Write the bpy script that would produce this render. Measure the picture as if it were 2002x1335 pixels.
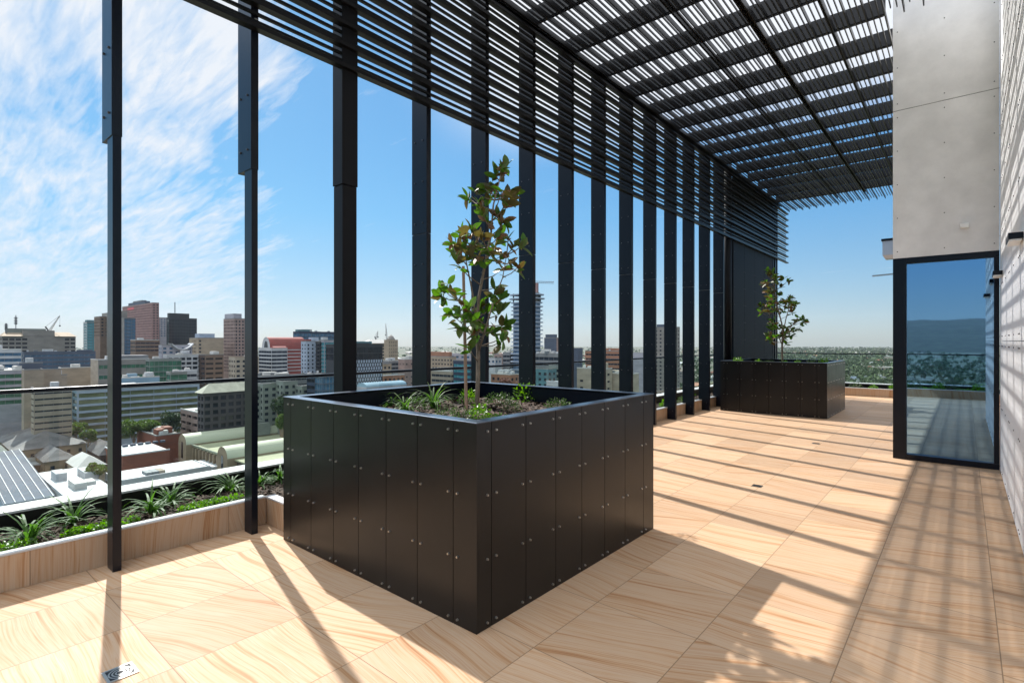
import bpy, math, random
from mathutils import Vector, Matrix
R = math.radians
rnd = random.Random(7)
scene = bpy.context.scene
for o in list(bpy.data.objects): bpy.data.objects.remove(o)
C = scene.collection

# ------------------------------------------------------------------ camera
H = 1.6; F = 1043.0; CX = 1001.0; CY = 667.5
YAW = R(40.3); SN, CS = math.sin(YAW), math.cos(YAW)
cam_d = bpy.data.cameras.new("camera"); cam = bpy.data.objects.new("camera", cam_d); C.objects.link(cam)
cam.location = (0, 0, H); cam.rotation_euler = (R(90), 0, YAW)
cam_d.sensor_width = 36; cam_d.lens = F/2002*36; cam_d.clip_start = 0.05; cam_d.clip_end = 40000
scene.camera = cam
# ------------------------------------------------------------------ sky, sun, exposure
SUN_EL = math.atan(1.15/1.127)
sun_to = Vector((-1, .243, math.tan(SUN_EL)*math.hypot(1, .243))).normalized()
SUN_AZ = math.atan2(sun_to.x, sun_to.y)
world = bpy.data.worlds.new("World"); scene.world = world; world.use_nodes = True
nt = world.node_tree; nt.nodes.clear()
def N(nt, t, **k):
    n = nt.nodes.new(t)
    for a, v in k.items():
        if a.startswith('i_'):
            n.inputs[a[2:].replace('_', ' ')].default_value = v
        else: setattr(n, a, v)
    return n
sky = N(nt, 'ShaderNodeTexSky', sky_type='NISHITA', sun_disc=False, sun_elevation=SUN_EL, sun_rotation=SUN_AZ,
        altitude=60, air_density=1.0, dust_density=0.35, ozone_density=2.4)
tc = N(nt, 'ShaderNodeTexCoord')
sep = N(nt, 'ShaderNodeSeparateXYZ'); nt.links.new(tc.outputs['Generated'], sep.inputs[0])
def M(nt, op, a, b=None, c=None):
    n = nt.nodes.new('ShaderNodeMath'); n.operation = op
    for i, v in enumerate((a, b, c)):
        if v is None: continue
        if hasattr(v, 'is_linked') or hasattr(v, 'links'): nt.links.new(v, n.inputs[i])
        else: n.inputs[i].default_value = v
    return n.outputs[0]
def ramp(nt, fac, stops, interp='LINEAR'):
    n = nt.nodes.new('ShaderNodeValToRGB'); n.color_ramp.interpolation = interp
    e = n.color_ramp.elements
    while len(e) > 1: e.remove(e[-1])
    e[0].position = stops[0][0]; e[0].color = tuple(stops[0][1])+((1,) if len(stops[0][1]) == 3 else ())
    for p, c in stops[1:]:
        k = e.new(p); k.color = tuple(c)+((1,) if len(c) == 3 else ())
    nt.links.new(fac, n.inputs[0]); return n.outputs[0]
# tone of the sky: deeper blue with height, pale at the horizon, soft shoulder round the sun
zf = ramp(nt, sep.outputs[2], [(0.0, (0, 0, 0)), (.07, (.28, .28, .28)), (.22, (1, 1, 1))])
tint = N(nt, 'ShaderNodeMix', data_type='RGBA'); nt.links.new(zf, tint.inputs[0]); tint.inputs[6].default_value = (.050, .062, .079, 1); tint.inputs[7].default_value = (.0315, .066, .107, 1)
vm = N(nt, 'ShaderNodeVectorMath', operation='MULTIPLY'); nt.links.new(sky.outputs[0], vm.inputs[0]); nt.links.new(tint.outputs[2], vm.inputs[1])
vk = N(nt, 'ShaderNodeVectorMath', operation='MULTIPLY_ADD'); nt.links.new(vm.outputs[0], vk.inputs[0]); vk.inputs[1].default_value = (1.3, 1.3, 1.3); vk.inputs[2].default_value = (1, 1, 1)
vd = N(nt, 'ShaderNodeVectorMath', operation='DIVIDE'); nt.links.new(vm.outputs[0], vd.inputs[0]); nt.links.new(vk.outputs[0], vd.inputs[1])
# cirrus, laid out on a plane far overhead
zc = M(nt, 'MAXIMUM', sep.outputs[2], 0.01)
cu = M(nt, 'DIVIDE', sep.outputs[0], M(nt, 'ADD', zc, .10)); cv = M(nt, 'DIVIDE', sep.outputs[1], M(nt, 'ADD', zc, .10))
cmb = N(nt, 'ShaderNodeCombineXYZ'); nt.links.new(cu, cmb.inputs[0]); nt.links.new(cv, cmb.inputs[1])
def cloudnoise(rot, scl, sc, det, dis):
    mp = N(nt, 'ShaderNodeMapping'); mp.inputs['Rotation'].default_value = (0, 0, R(rot)); mp.inputs['Scale'].default_value = scl
    nt.links.new(cmb.outputs[0], mp.inputs[0]); n = N(nt, 'ShaderNodeTexNoise', i_Scale=sc, i_Detail=det, i_Roughness=.62, i_Distortion=dis); nt.links.new(mp.outputs[0], n.inputs['Vector']); return n.outputs[0]
nA = cloudnoise(38, (.8, 3.6, 1), 1.5, 10.0, .7); nB = cloudnoise(-35, (1, 1.5, 1), .8, 4.0, .3); nC = cloudnoise(44, (1.0, 6.5, 1), 4.2, 7.0, .5)
cl = M(nt, 'ADD', M(nt, 'ADD', M(nt, 'MULTIPLY', nA, .45), M(nt, 'MULTIPLY', nB, .25)), M(nt, 'MULTIPLY', nC, .3))
def blob(px, py, inner, outer):
    u = (px-1001)/1043.0; v = (667.5-py)/1043.0; d = Vector((-SN+CS*u, CS+SN*u, v)).normalized()
    dt = N(nt, 'ShaderNodeVectorMath', operation='DOT_PRODUCT'); nt.links.new(tc.outputs['Generated'], dt.inputs[0]); dt.inputs[1].default_value = d
    mr = N(nt, 'ShaderNodeMapRange', interpolation_type='SMOOTHSTEP'); nt.links.new(dt.outputs['Value'], mr.inputs[0]); mr.inputs[1].default_value = math.cos(R(outer)); mr.inputs[2].default_value = math.cos(R(inner)); return mr.outputs[0]
patch = M(nt, 'MAXIMUM', blob(345, 60, 3, 12), M(nt, 'MULTIPLY', blob(300, 230, 1.5, 7), .9))
patch = M(nt, 'MAXIMUM', patch, M(nt, 'MULTIPLY', blob(-60, 60, 2, 14), .8))
patch = M(nt, 'MAXIMUM', patch, M(nt, 'MULTIPLY', blob(110, 500, 6, 22), .76))
patch = M(nt, 'MAXIMUM', patch, M(nt, 'MULTIPLY', blob(500, 215, .5, 3.5), .6))
bias = M(nt, 'ADD', cl, M(nt, 'MULTIPLY', patch, .265))
thr = ramp(nt, bias, [(.60, (0, 0, 0)), (.68, (.42, .42, .42)), (.80, (1, 1, 1))])
cf = M(nt, 'MULTIPLY', thr, ramp(nt, sep.outputs[2], [(0.0, (.25, .25, .25)), (.08, (.8, .8, .8)), (.2, (1, 1, 1))]))
mixc = N(nt, 'ShaderNodeMix', data_type='RGBA'); nt.links.new(cf, mixc.inputs[0]); nt.links.new(vd.outputs[0], mixc.inputs[6]); mixc.inputs[7].default_value = (.37, .39, .42, 1)
# bright cloud sheet added overhead to whiten the roof gaps and lift shade
ovz = N(nt, 'ShaderNodeMapRange', interpolation_type='SMOOTHSTEP'); nt.links.new(sep.outputs[2], ovz.inputs[0]); ovz.inputs[1].default_value = .30; ovz.inputs[2].default_value = .43
dd = M(nt, 'ADD', M(nt, 'MULTIPLY', sep.outputs[0], .9), M(nt, 'MULTIPLY', sep.outputs[1], .0))
ovx = N(nt, 'ShaderNodeMapRange', interpolation_type='SMOOTHSTEP'); nt.links.new(dd, ovx.inputs[0]); ovx.inputs[1].default_value = -.66; ovx.inputs[2].default_value = -.48
ov = M(nt, 'MULTIPLY', M(nt, 'MULTIPLY', ovz.outputs[0], ovx.outputs[0]), M(nt, 'ADD', .75, M(nt, 'MULTIPLY', nB, .5)))
ovc = N(nt, 'ShaderNodeMix', data_type='RGBA'); nt.links.new(ov, ovc.inputs[0]); nt.links.new(mixc.outputs[2], ovc.inputs[6]); ovc.inputs[7].default_value = (.43, .445, .47, 1)
bk1 = N(nt, 'ShaderNodeMapRange', interpolation_type='SMOOTHSTEP'); nt.links.new(sep.outputs[2], bk1.inputs[0]); bk1.inputs[1].default_value = .42; bk1.inputs[2].default_value = .55  # unseen bright bank high behind the camera, added to lift the shaded walls
bk2 = N(nt, 'ShaderNodeMapRange', interpolation_type='SMOOTHSTEP'); nt.links.new(M(nt, 'MULTIPLY', sep.outputs[1], -1.0), bk2.inputs[0]); bk2.inputs[1].default_value = .15; bk2.inputs[2].default_value = .45
bkc = N(nt, 'ShaderNodeMix', data_type='RGBA'); nt.links.new(M(nt, 'MULTIPLY', bk1.outputs[0], bk2.outputs[0]), bkc.inputs[0]); nt.links.new(ovc.outputs[2], bkc.inputs[6]); bkc.inputs[7].default_value = (1.15, 1.19, 1.24, 1); ovc = bkc
vs10 = N(nt, 'ShaderNodeVectorMath', operation='SCALE'); nt.links.new(ovc.outputs[2], vs10.inputs[0]); vs10.inputs['Scale'].default_value = 10.0
mixc = None
bg = N(nt, 'ShaderNodeBackground', i_Strength=.1); nt.links.new(vs10.outputs[0], bg.inputs[0])
wo = N(nt, 'ShaderNodeOutputWorld'); nt.links.new(bg.outputs[0], wo.inputs[0])
sd = bpy.data.lights.new("sun", 'SUN'); sun = bpy.data.objects.new("sun", sd); C.objects.link(sun)
sd.energy = 3.1; sd.angle = R(.6); sd.color = (1, .958, .905)
sun.rotation_euler = sun_to.to_track_quat('Z', 'Y').to_euler(); sun.location = (-30, 10, 40)
vs = scene.view_settings; vs.view_transform = 'Standard'; vs.look = 'None'; vs.gamma = 1; vs.exposure = 1.2; vs.use_curve_mapping = False
scene.render.engine = 'CYCLES'
scene.cycles.max_bounces = 8; scene.cycles.transparent_max_bounces = 16; scene.cycles.volume_bounces = 0

# ------------------------------------------------------------------ photo geometry helpers
def U(px): return (px-CX)/F
def P(px, py, d):
    u = U(px); return Vector((d*(-SN+CS*u), d*(CS+SN*u), H-(py-CY)/F*d))
def on_x(px, x): u = U(px); return x*(CS+SN*u)/(-SN+CS*u)       # y of column px in the plane X = x
def on_y(px, y): u = U(px); return y*(-SN+CS*u)/(CS+SN*u)
# ------------------------------------------------------------------ mesh builder
ORG = {}
class MB:
    def __init__(s): s.v = []; s.f = []; s.m = []; s.mi = 0; s.smooth = []; s.sm = False
    def face(s, pts, mi=None):
        b = len(s.v); s.v += [tuple(p) for p in pts]; s.f.append(tuple(range(b, b+len(pts)))); s.m.append(s.mi if mi is None else mi); s.smooth.append(s.sm)
    def raw(s, vs, fs, mi=None):
        b = len(s.v); s.v += [tuple(p) for p in vs]
        for f in fs: s.f.append(tuple(i+b for i in f)); s.m.append(s.mi if mi is None else mi); s.smooth.append(s.sm)
    def box(s, x0, x1, y0, y1, z0, z1, mi=None, skip=''):
        v = [(x0,y0,z0),(x1,y0,z0),(x1,y1,z0),(x0,y1,z0),(x0,y0,z1),(x1,y0,z1),(x1,y1,z1),(x0,y1,z1)]
        fs = {'b':(3,2,1,0),'t':(4,5,6,7),'f':(0,1,5,4),'r':(1,2,6,5),'k':(2,3,7,6),'l':(3,0,4,7)}
        s.raw(v, [f for k, f in fs.items() if k not in skip], mi)
    def bar(s, p, q, w, h, mi=None):
        p, q = Vector(p), Vector(q); d = (q-p).normalized(); a = Vector((0,0,1)) if abs(d.z) < .95 else Vector((1,0,0))
        x = d.cross(a).normalized()*w/2; y = x.cross(d).normalized()*h/2
        v = [p-x-y, p+x-y, p+x+y, p-x+y, q-x-y, q+x-y, q+x+y, q-x+y]
        s.raw(v, [(3,2,1,0),(4,5,6,7),(0,1,5,4),(1,2,6,5),(2,3,7,6),(3,0,4,7)], mi)
    def tube(s, pts, rad, n=8, mi=None, cap=True):
        rings = []; pts = [Vector(p) for p in pts]; vs = []
        for i, p in enumerate(pts):
            d = (pts[min(i+1, len(pts)-1)]-pts[max(i-1, 0)]).normalized()
            a = Vector((0,1,0)) if abs(d.y) < .9 else Vector((1,0,0))
            x = d.cross(a).normalized(); y = d.cross(x).normalized(); r = rad[i] if isinstance(rad, (list, tuple)) else rad
            for k in range(n): t = 2*math.pi*k/n; vs.append(p+x*math.cos(t)*r+y*math.sin(t)*r)
        fs = []
        for i in range(len(pts)-1):
            for k in range(n): k2 = (k+1) % n; fs.append((i*n+k, i*n+k2, (i+1)*n+k2, (i+1)*n+k))
        if cap: fs.append(tuple(range(n))[::-1]); fs.append(tuple((len(pts)-1)*n+k for k in range(n)))
        s.raw(vs, fs, mi)
    def build(s, name, mats, parent=None, org=None, bevel=0, smooth=False):
        if parent is not None: org = ORG[parent.name]
        elif org is None:
            xs, ys, zs = zip(*s.v); org = Vector(((min(xs)+max(xs))/2, (min(ys)+max(ys))/2, min(zs)))
        me = bpy.data.meshes.new(name); me.from_pydata([(v[0]-org[0], v[1]-org[1], v[2]-org[2]) for v in s.v], [], s.f)
        if not isinstance(mats, (list, tuple)): mats = [mats]
        for m in mats: me.materials.append(m)
        me.polygons.foreach_set('material_index', s.m)
        me.polygons.foreach_set('use_smooth', [smooth or x for x in s.smooth]); me.update()
        o = bpy.data.objects.new(name, me); C.objects.link(o)
        if parent is not None: o.parent = parent
        else: o.location = org
        ORG[o.name] = Vector(org)
        if bevel:
            b = o.modifiers.new('bevel', 'BEVEL'); b.width = bevel; b.segments = 2; b.limit_method = 'ANGLE'
        return o
def tag(o, label=None, cat=None, group=None, kind=None):
    if label: o['label'] = label
    if cat: o['category'] = cat
    if group: o['group'] = group
    if kind: o['kind'] = kind
    return o
def thing(name, loc, label, cat, group=None):
    o = bpy.data.objects.new(name, None); C.objects.link(o); o.location = loc; o.empty_display_size = .1
    ORG[o.name] = Vector(loc); return tag(o, label, cat, group)
def copy_tree(o, loc=None, label=None, rz=None, scale=None, parent=None):
    c = o.copy(); C.objects.link(c)
    if parent is not None: c.parent = parent
    if loc is not None: c.location = loc
    if rz is not None: c.rotation_euler = (0, 0, rz)
    if scale is not None: c.scale = scale if hasattr(scale, '__len__') else (scale,)*3
    if label: c['label'] = label
    for ch in list(o.children): copy_tree(ch, parent=c)
    return c
# ------------------------------------------------------------------ materials
MATS = {}
def newmat(name):
    m = bpy.data.materials.new(name); m.use_nodes = True; t = m.node_tree
    b = t.nodes.get('Principled BSDF'); MATS[name] = m; return m, t, b
def plain(name, col, rough=.6, metal=0, var=0, vscale=3.0, bump=0, bscale=40, spec=.5, stretch=None, col2=None):
    m, t, b = newmat(name); b.inputs['Roughness'].default_value = rough; b.inputs['Metallic'].default_value = metal
    b.inputs['Specular IOR Level'].default_value = spec; b.inputs['Base Color'].default_value = (*col, 1)
    if var or col2:
        c = N(t, 'ShaderNodeTexCoord'); n = N(t, 'ShaderNodeTexNoise', i_Scale=vscale, i_Detail=6.0, i_Roughness=.6)
        if stretch:
            mp = N(t, 'ShaderNodeMapping'); mp.inputs['Scale'].default_value = stretch; t.links.new(c.outputs['Object'], mp.inputs[0]); t.links.new(mp.outputs[0], n.inputs['Vector'])
        else: t.links.new(c.outputs['Object'], n.inputs['Vector'])
        c2 = col2 or tuple(max(0, x*(1-var)) for x in col); c1 = col if col2 else tuple(min(1, x*(1+var)) for x in col)
        t.links.new(ramp(t, n.outputs[0], [(.32, c2), (.68, c1)]), b.inputs['Base Color'])
    if bump:
        c = N(t, 'ShaderNodeTexCoord'); n = N(t, 'ShaderNodeTexNoise', i_Scale=bscale, i_Detail=4.0); t.links.new(c.outputs['Object'], n.inputs['Vector'])
        bp = N(t, 'ShaderNodeBump', i_Strength=bump, i_Distance=.01); t.links.new(n.outputs[0], bp.inputs['Height']); t.links.new(bp.outputs[0], b.inputs['Normal'])
    return m
def leafmat(name, top, back, trans=.35, rough=.35, var=.3):
    m, t, b = newmat(name); out = t.nodes.get('Material Output')
    g = N(t, 'ShaderNodeNewGeometry'); mx = N(t, 'ShaderNodeMix', data_type='RGBA'); oi = N(t, 'ShaderNodeTexCoord')
    n = N(t, 'ShaderNodeTexNoise', i_Scale=9.0, i_Detail=2.0); t.links.new(oi.outputs['Object'], n.inputs['Vector'])
    cr = ramp(t, n.outputs[0], [(.3, tuple(x*(1-var) for x in top)), (.7, tuple(min(1, x*(1+var)) for x in top))])
    t.links.new(g.outputs['Backfacing'], mx.inputs[0]); t.links.new(cr, mx.inputs[6]); mx.inputs[7].default_value = (*back, 1)
    t.links.new(mx.outputs[2], b.inputs['Base Color']); b.inputs['Roughness'].default_value = rough
    tr = N(t, 'ShaderNodeBsdfTranslucent'); hs = N(t, 'ShaderNodeHueSaturation', i_Saturation=1.15, i_Value=1.9); t.links.new(cr, hs.inputs['Color']); t.links.new(hs.outputs[0], tr.inputs[0])
    ms = N(t, 'ShaderNodeMixShader'); ms.inputs[0].default_value = trans
    t.links.new(b.outputs[0], ms.inputs[1]); t.links.new(tr.outputs[0], ms.inputs[2]); t.links.new(ms.outputs[0], out.inputs[0]); return m
def stone(name, tile, horizontal=True):
    m, t, b = newmat(name); c = N(t, 'ShaderNodeTexCoord'); s = N(t, 'ShaderNodeSeparateXYZ'); t.links.new(c.outputs['Object'], s.inputs[0])
    a, bb = (s.outputs[0], s.outputs[1])
    if not horizontal: a = M(t, 'ADD', s.outputs[0], s.outputs[1]); bb = s.outputs[2]
    tx, ty = tile
    ax = M(t, 'DIVIDE', M(t, 'ADD', a, 4.2+62*.62), tx); by = M(t, 'DIVIDE', M(t, 'ADD', bb, -.92+62*.64), ty)
    ix, iy = M(t, 'FLOOR', ax), M(t, 'FLOOR', by)
    cm = N(t, 'ShaderNodeCombineXYZ'); t.links.new(ix, cm.inputs[0]); t.links.new(iy, cm.inputs[1])
    wn = N(t, 'ShaderNodeTexWhiteNoise', noise_dimensions='3D'); t.links.new(cm.outputs[0], wn.inputs[0])
    sw = N(t, 'ShaderNodeSeparateColor'); t.links.new(wn.outputs['Color'], sw.inputs[0])
    cc = N(t, 'ShaderNodeCombineXYZ'); t.links.new(a, cc.inputs[0]); t.links.new(bb, cc.inputs[1]); t.links.new(M(t, 'MULTIPLY', sw.outputs[0], 37.0), cc.inputs[2])
    vr = N(t, 'ShaderNodeVectorRotate', rotation_type='Z_AXIS')
    ang = M(t, 'ADD', M(t, 'MULTIPLY', M(t, 'SUBTRACT', sw.outputs[1], .5), .75), -.1 if horizontal else 1.35)
    t.links.new(cc.outputs[0], vr.inputs['Vector']); t.links.new(ang, vr.inputs['Angle'])
    # bend the veins gently
    nb = N(t, 'ShaderNodeTexNoise', i_Scale=1.3, i_Detail=1.0); t.links.new(vr.outputs[0], nb.inputs['Vector'])
    sp = N(t, 'ShaderNodeSeparateXYZ'); t.links.new(vr.outputs[0], sp.inputs[0])
    yy = M(t, 'ADD', sp.outputs[1], M(t, 'MULTIPLY', nb.outputs[0], .15))
    c3 = N(t, 'ShaderNodeCombineXYZ'); t.links.new(M(t, 'MULTIPLY', sp.outputs[0], .35), c3.inputs[0]); t.links.new(M(t, 'MULTIPLY', yy, 13.0), c3.inputs[1]); t.links.new(sp.outputs[2], c3.inputs[2])
    v1 = N(t, 'ShaderNodeTexNoise', i_Scale=1.5, i_Detail=9.0, i_Roughness=.62); t.links.new(c3.outputs[0], v1.inputs['Vector'])
    c4 = N(t, 'ShaderNodeCombineXYZ'); t.links.new(M(t, 'MULTIPLY', sp.outputs[0], .8), c4.inputs[0]); t.links.new(M(t, 'MULTIPLY', yy, 60.0), c4.inputs[1]); t.links.new(sp.outputs[2], c4.inputs[2])
    v2 = N(t, 'ShaderNodeTexNoise', i_Scale=1.6, i_Detail=4.0, i_Roughness=.6); t.links.new(c4.outputs[0], v2.inputs['Vector'])
    vv = M(t, 'ADD', M(t, 'MULTIPLY', v1.outputs[0], .63), M(t, 'MULTIPLY', v2.outputs[0], .37))
    col = ramp(t, vv, [(.35, (.37, .18, .085)), (.42, (.50, .285, .15)), (.47, (.585, .385, .235)), (.53, (.60, .43, .295)), (.58, (.54, .325, .185)), (.64, (.61, .465, .335))])
    # per-tile tone
    hv = N(t, 'ShaderNodeHueSaturation', i_Saturation=1.0); t.links.new(col, hv.inputs['Color']); t.links.new(M(t, 'ADD', M(t, 'MULTIPLY', sw.outputs[2], .20), .73), hv.inputs['Value'])
    fx, fy = M(t, 'FRACT', ax), M(t, 'FRACT', by)
    jx = M(t, 'LESS_THAN', M(t, 'MINIMUM', fx, M(t, 'SUBTRACT', 1.0, fx)), .0017/tx*1.6); jy = M(t, 'LESS_THAN', M(t, 'MINIMUM', fy, M(t, 'SUBTRACT', 1.0, fy)), .0017/ty*1.6)
    j = M(t, 'MAXIMUM', jx, jy) if horizontal else jx
    mx = N(t, 'ShaderNodeMix', data_type='RGBA'); t.links.new(j, mx.inputs[0]); t.links.new(hv.outputs[0], mx.inputs[6]); mx.inputs[7].default_value = (.25, .165, .10, 1)
    t.links.new(mx.outputs[2], b.inputs['Base Color'])
    b.inputs['Specular IOR Level'].default_value = .16
    dn = N(t, 'ShaderNodeTexNoise', i_Scale=2.2, i_Detail=7.0); t.links.new(c.outputs['Object'], dn.inputs['Vector']); t.links.new(M(t, 'ADD', M(t, 'MULTIPLY', dn.outputs[0], .4), .38), b.inputs['Roughness'])
    g = N(t, 'ShaderNodeTexNoise', i_Scale=260.0, i_Detail=2.0); t.links.new(c.outputs['Object'], g.inputs['Vector'])
    bp = N(t, 'ShaderNodeBump', i_Strength=.08, i_Distance=.003); t.links.new(M(t, 'SUBTRACT', g.outputs[0], M(t, 'MULTIPLY', j, 2.0)), bp.inputs['Height']); t.links.new(bp.outputs[0], b.inputs['Normal'])
    return m
def winmat(name, col, rough=.08, spec=.9, metal=0.0, vscale=.3):
    m = plain(name, col, rough, metal, .5, vscale, spec=.35); return m
def clearglass(name, tint, refl):
    m = bpy.data.materials.new(name); m.use_nodes = True; t = m.node_tree; t.nodes.clear()
    o = N(t, 'ShaderNodeOutputMaterial'); tr = N(t, 'ShaderNodeBsdfTransparent'); tr.inputs[0].default_value = (*tint, 1)
    gl = N(t, 'ShaderNodeBsdfGlossy'); gl.inputs['Roughness'].default_value = .01; gl.inputs[0].default_value = (1, 1, 1, 1)
    lw = N(t, 'ShaderNodeLayerWeight', i_Blend=.5); g = N(t, 'ShaderNodeNewGeometry'); ms = N(t, 'ShaderNodeMixShader')
    f = M(t, 'ADD', .04, M(t, 'MULTIPLY', M(t, 'POWER', lw.outputs['Facing'], 5.0), .6))
    t.links.new(M(t, 'MULTIPLY', M(t, 'MULTIPLY', f, refl), M(t, 'SUBTRACT', 1.0, g.outputs['Backfacing'])), ms.inputs[0]); t.links.new(tr.outputs[0], ms.inputs[1]); t.links.new(gl.outputs[0], ms.inputs[2]); t.links.new(ms.outputs[0], o.inputs[0])
    return m
m_floor = stone('sandstone_tiles', (.62, .64)); m_kerb = stone('sandstone_kerb', (1.24, 1.0), False)
m_column = plain('column_black', (.004, .004, .006), .55, 0, .15, 2.0, spec=.25)
m_black = plain('black_powdercoat', (.0025, .0045, .010), .3, 0, .15, 2.0, bump=.02, bscale=90, spec=.28)
m_slat = plain('black_slat_metal', (.006, .006, .007), .36, 0, .2, 3.0, spec=.35)
m_panel = plain('black_cladding', (.006, .0055, .0055), .33, 0, .3, 2.2, bump=.02, bscale=20, spec=.36)
def dusty(m):
    t = m.node_tree; b = t.nodes.get('Principled BSDF'); c = N(t, 'ShaderNodeTexCoord'); n = N(t, 'ShaderNodeTexNoise', i_Scale=2.6, i_Detail=9.0, i_Roughness=.7); t.links.new(c.outputs['Object'], n.inputs['Vector'])
    t.links.new(ramp(t, n.outputs[0], [(.3, (.28, .28, .28)), (.7, (.37, .37, .37))]), b.inputs['Roughness'])
dusty(m_panel)
m_cap = plain('dark_coping_metal', (.13, .16, .21), .3, .9, .1, 2.0)
m_steel = plain('steel_bolt', (.5, .48, .45), .3, 1)
m_dull = plain('dull_bolt', (.10, .10, .11), .4, .8)
m_stonecap = plain('pale_cap', (.55, .54, .53), .45, 0, .08, 4.0)
m_white = plain('white_cladding', (.93, .935, .95), .38, 0, .03, 1.0, stretch=(6, 6, .6))
m_conc = plain('fibre_cement', (.72, .71, .70), .7, 0, .12, 2.2, bump=.1, bscale=60)
m_soil = plain('soil', (.025, .017, .012), .95, 0, .5, 30, bump=.8, bscale=60)
m_mulch = plain('bark_mulch', (.075, .045, .03), .85, 0, .6, 14)
m_wood = plain('stake_wood', (.32, .2, .13), .75, 0, .3, 6, stretch=(8, 8, .8))
m_bark = plain('young_bark', (.20, .15, .105), .8, 0, .3, 25)
m_glass = clearglass('balustrade_glass', (.93, .975, .965), 1.0)
m_leaf_mag = leafmat('magnolia_leaf', (.06, .13, .02), (.10, .12, .03), .4, .42)
m_leaf_mag2 = leafmat('magnolia_leaf_rusty', (.10, .085, .028), (.19, .075, .028), .3, .42)
m_leaf_b = leafmat('bright_shrub_leaf', (.10, .21, .022), (.12, .22, .04), .45, .35)
m_leaf_d = leafmat('dark_shrub_leaf', (.05, .095, .025), (.06, .08, .03), .3, .45)
m_blade = leafmat('grass_blade', (.07, .145, .028), (.08, .15, .04), .38, .55)
m_city_leaf = leafmat('street_tree_leaf', (.075, .12, .025), (.06, .09, .02), .3, .6, .5)
m_city_leaf2 = leafmat('dark_tree_leaf', (.03, .055, .022), (.03, .05, .02), .2, .6, .5)
# ================================================================== TERRACE
# slab in L pieces, kept simple: one sheet top with thickness
mb = MB(); mb.box(-4.74, 3.2, -1.32, 18.56, -.35, 0)
tag(mb.build('terrace_floor', m_floor, org=(0, 0, 0)), 'cream and tan veined sandstone tiles paving the roof terrace', kind='structure')
mb = MB(); mb.box(-5.7, 3.2, -2.3, -1.32, -.6, -.01); mb.box(-5.7, -4.74, -1.32, 18.56, -.6, -.01); mb.box(-5.7, 3.2, 18.56, 19.6, -.6, -.01)
tag(mb.build('roof_slab', m_conc, org=(0, 0, 0)), 'edge of roof slab under the planting beds', kind='structure')

# --- garden bed edging: kerbs (each a thing)
def kerb(name, boxes, label):
    t = thing(name, (boxes[0][0], boxes[0][2], 0), label, 'kerb', 'stone kerbs round the planting beds')
    a = MB(); b = MB()
    for x0, x1, y0, y1 in boxes:
        a.box(x0, x1, y0, y1, .001, .228)
    a.build('kerb_face', m_kerb, t)
    for i, (x0, x1, y0, y1) in enumerate(boxes):
        e = .002*i
        b.box(x0-.002-e, x1+.004+e, y0-.002-e, y1+.002+e, .2285, .241+e)
    b.build('kerb_cap', m_stonecap, t, bevel=.002)
kerb('garden_kerb', [(-4.755, -4.68, -1.3, 2.175), (-4.68, -4.19, 2.18, 2.255), (-4.755, -4.68, 4.3, 18.5), (-4.68, -4.19, 4.225, 4.3)],
     'long low sandstone kerb with pale cap edging the planting bed behind the black posts')
kerb('garden_kerb', [(-4.68, 3.0, 18.5, 18.575)], 'low sandstone kerb across the far end of the terrace behind the second planter')
kerb('garden_kerb', [(-4.68, 3.0, -1.375, -1.3)], 'low sandstone kerb at the near end of the terrace seen reflected in the door')
# --- outer upstands
def upstand(x0, x1, y0, y1, label):
    t = thing('parapet_upstand', (x0, y0, -.6), label, 'parapet', 'parapets under the glass balustrade')
    a = MB(); a.box(x0, x1, y0, y1, -.6, .305); a.build('parapet_wall', m_panel, t)
    b = MB(); b.box(x0-.01, x1+.008, y0-.01, y1+.01, .3055, .325); b.build('parapet_cap', m_stonecap, t, bevel=.003)
upstand(-5.68, -5.47, -2.3, 19.6, 'low parapet with pale metal cap outside the long planting bed')
upstand(-5.45, 3.1, 19.34, 19.6, 'low parapet with pale metal cap behind the far planting bed')
upstand(-5.45, 3.1, -2.3, -2.04, 'low parapet with pale metal cap at the near end reflected in the door')
def soil(x0, x1, y0, y1, z):
    m = MB(); nx = max(2, int((x1-x0)/.12)); ny = max(2, int((y1-y0)/.12)); r = random.Random(3)
    vs = [(x0+(x1-x0)*i/nx, y0+(y1-y0)*j/ny, z+r.uniform(-.02, .025)) for j in range(ny+1) for i in range(nx+1)]
    m.raw(vs, [(j*(nx+1)+i, j*(nx+1)+i+1, (j+1)*(nx+1)+i+1, (j+1)*(nx+1)+i) for j in range(ny) for i in range(nx)]); return m
mb = soil(-5.47, -4.75, -1.38, 18.6, .16)
for a in ((-5.47, 3.1, 18.57, 19.34, .16), (-5.36, 3.1, -2.04, -1.37, .16), (-4.752, -4.19, 2.25, 4.23, .16)):
    s2 = soil(*a); mb.raw(s2.v, s2.f)
tag(mb.build('garden_soil', m_soil, org=(0, 0, 0)), 'dark soil filling the planting beds round the terrace', kind='structure')
def chips(name, areas, n, label, z, seed, big=1.0):
    r = random.Random(seed); m = MB()
    for k in range(n):
        x0, x1, y0, y1 = r.choice(areas); x, y = r.uniform(x0, x1), r.uniform(y0, y1); a = r.uniform(0, 6.3); L = r.uniform(.012, .035)*big; w = r.uniform(.005, .012)*big
        t = r.uniform(-.5, .5); d = Vector((math.cos(a), math.sin(a), t*.7)); e = Vector((-math.sin(a), math.cos(a), r.uniform(-.5, .5))); p = Vector((x, y, z+r.uniform(.01, .035)))
        m.face([p-d*L-e*w, p+d*L-e*w, p+d*L*.8+e*w, p-d*L+e*w])
    tag(m.build(name, m_mulch, org=(0, 0, 0)), label, kind='stuff')
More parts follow.
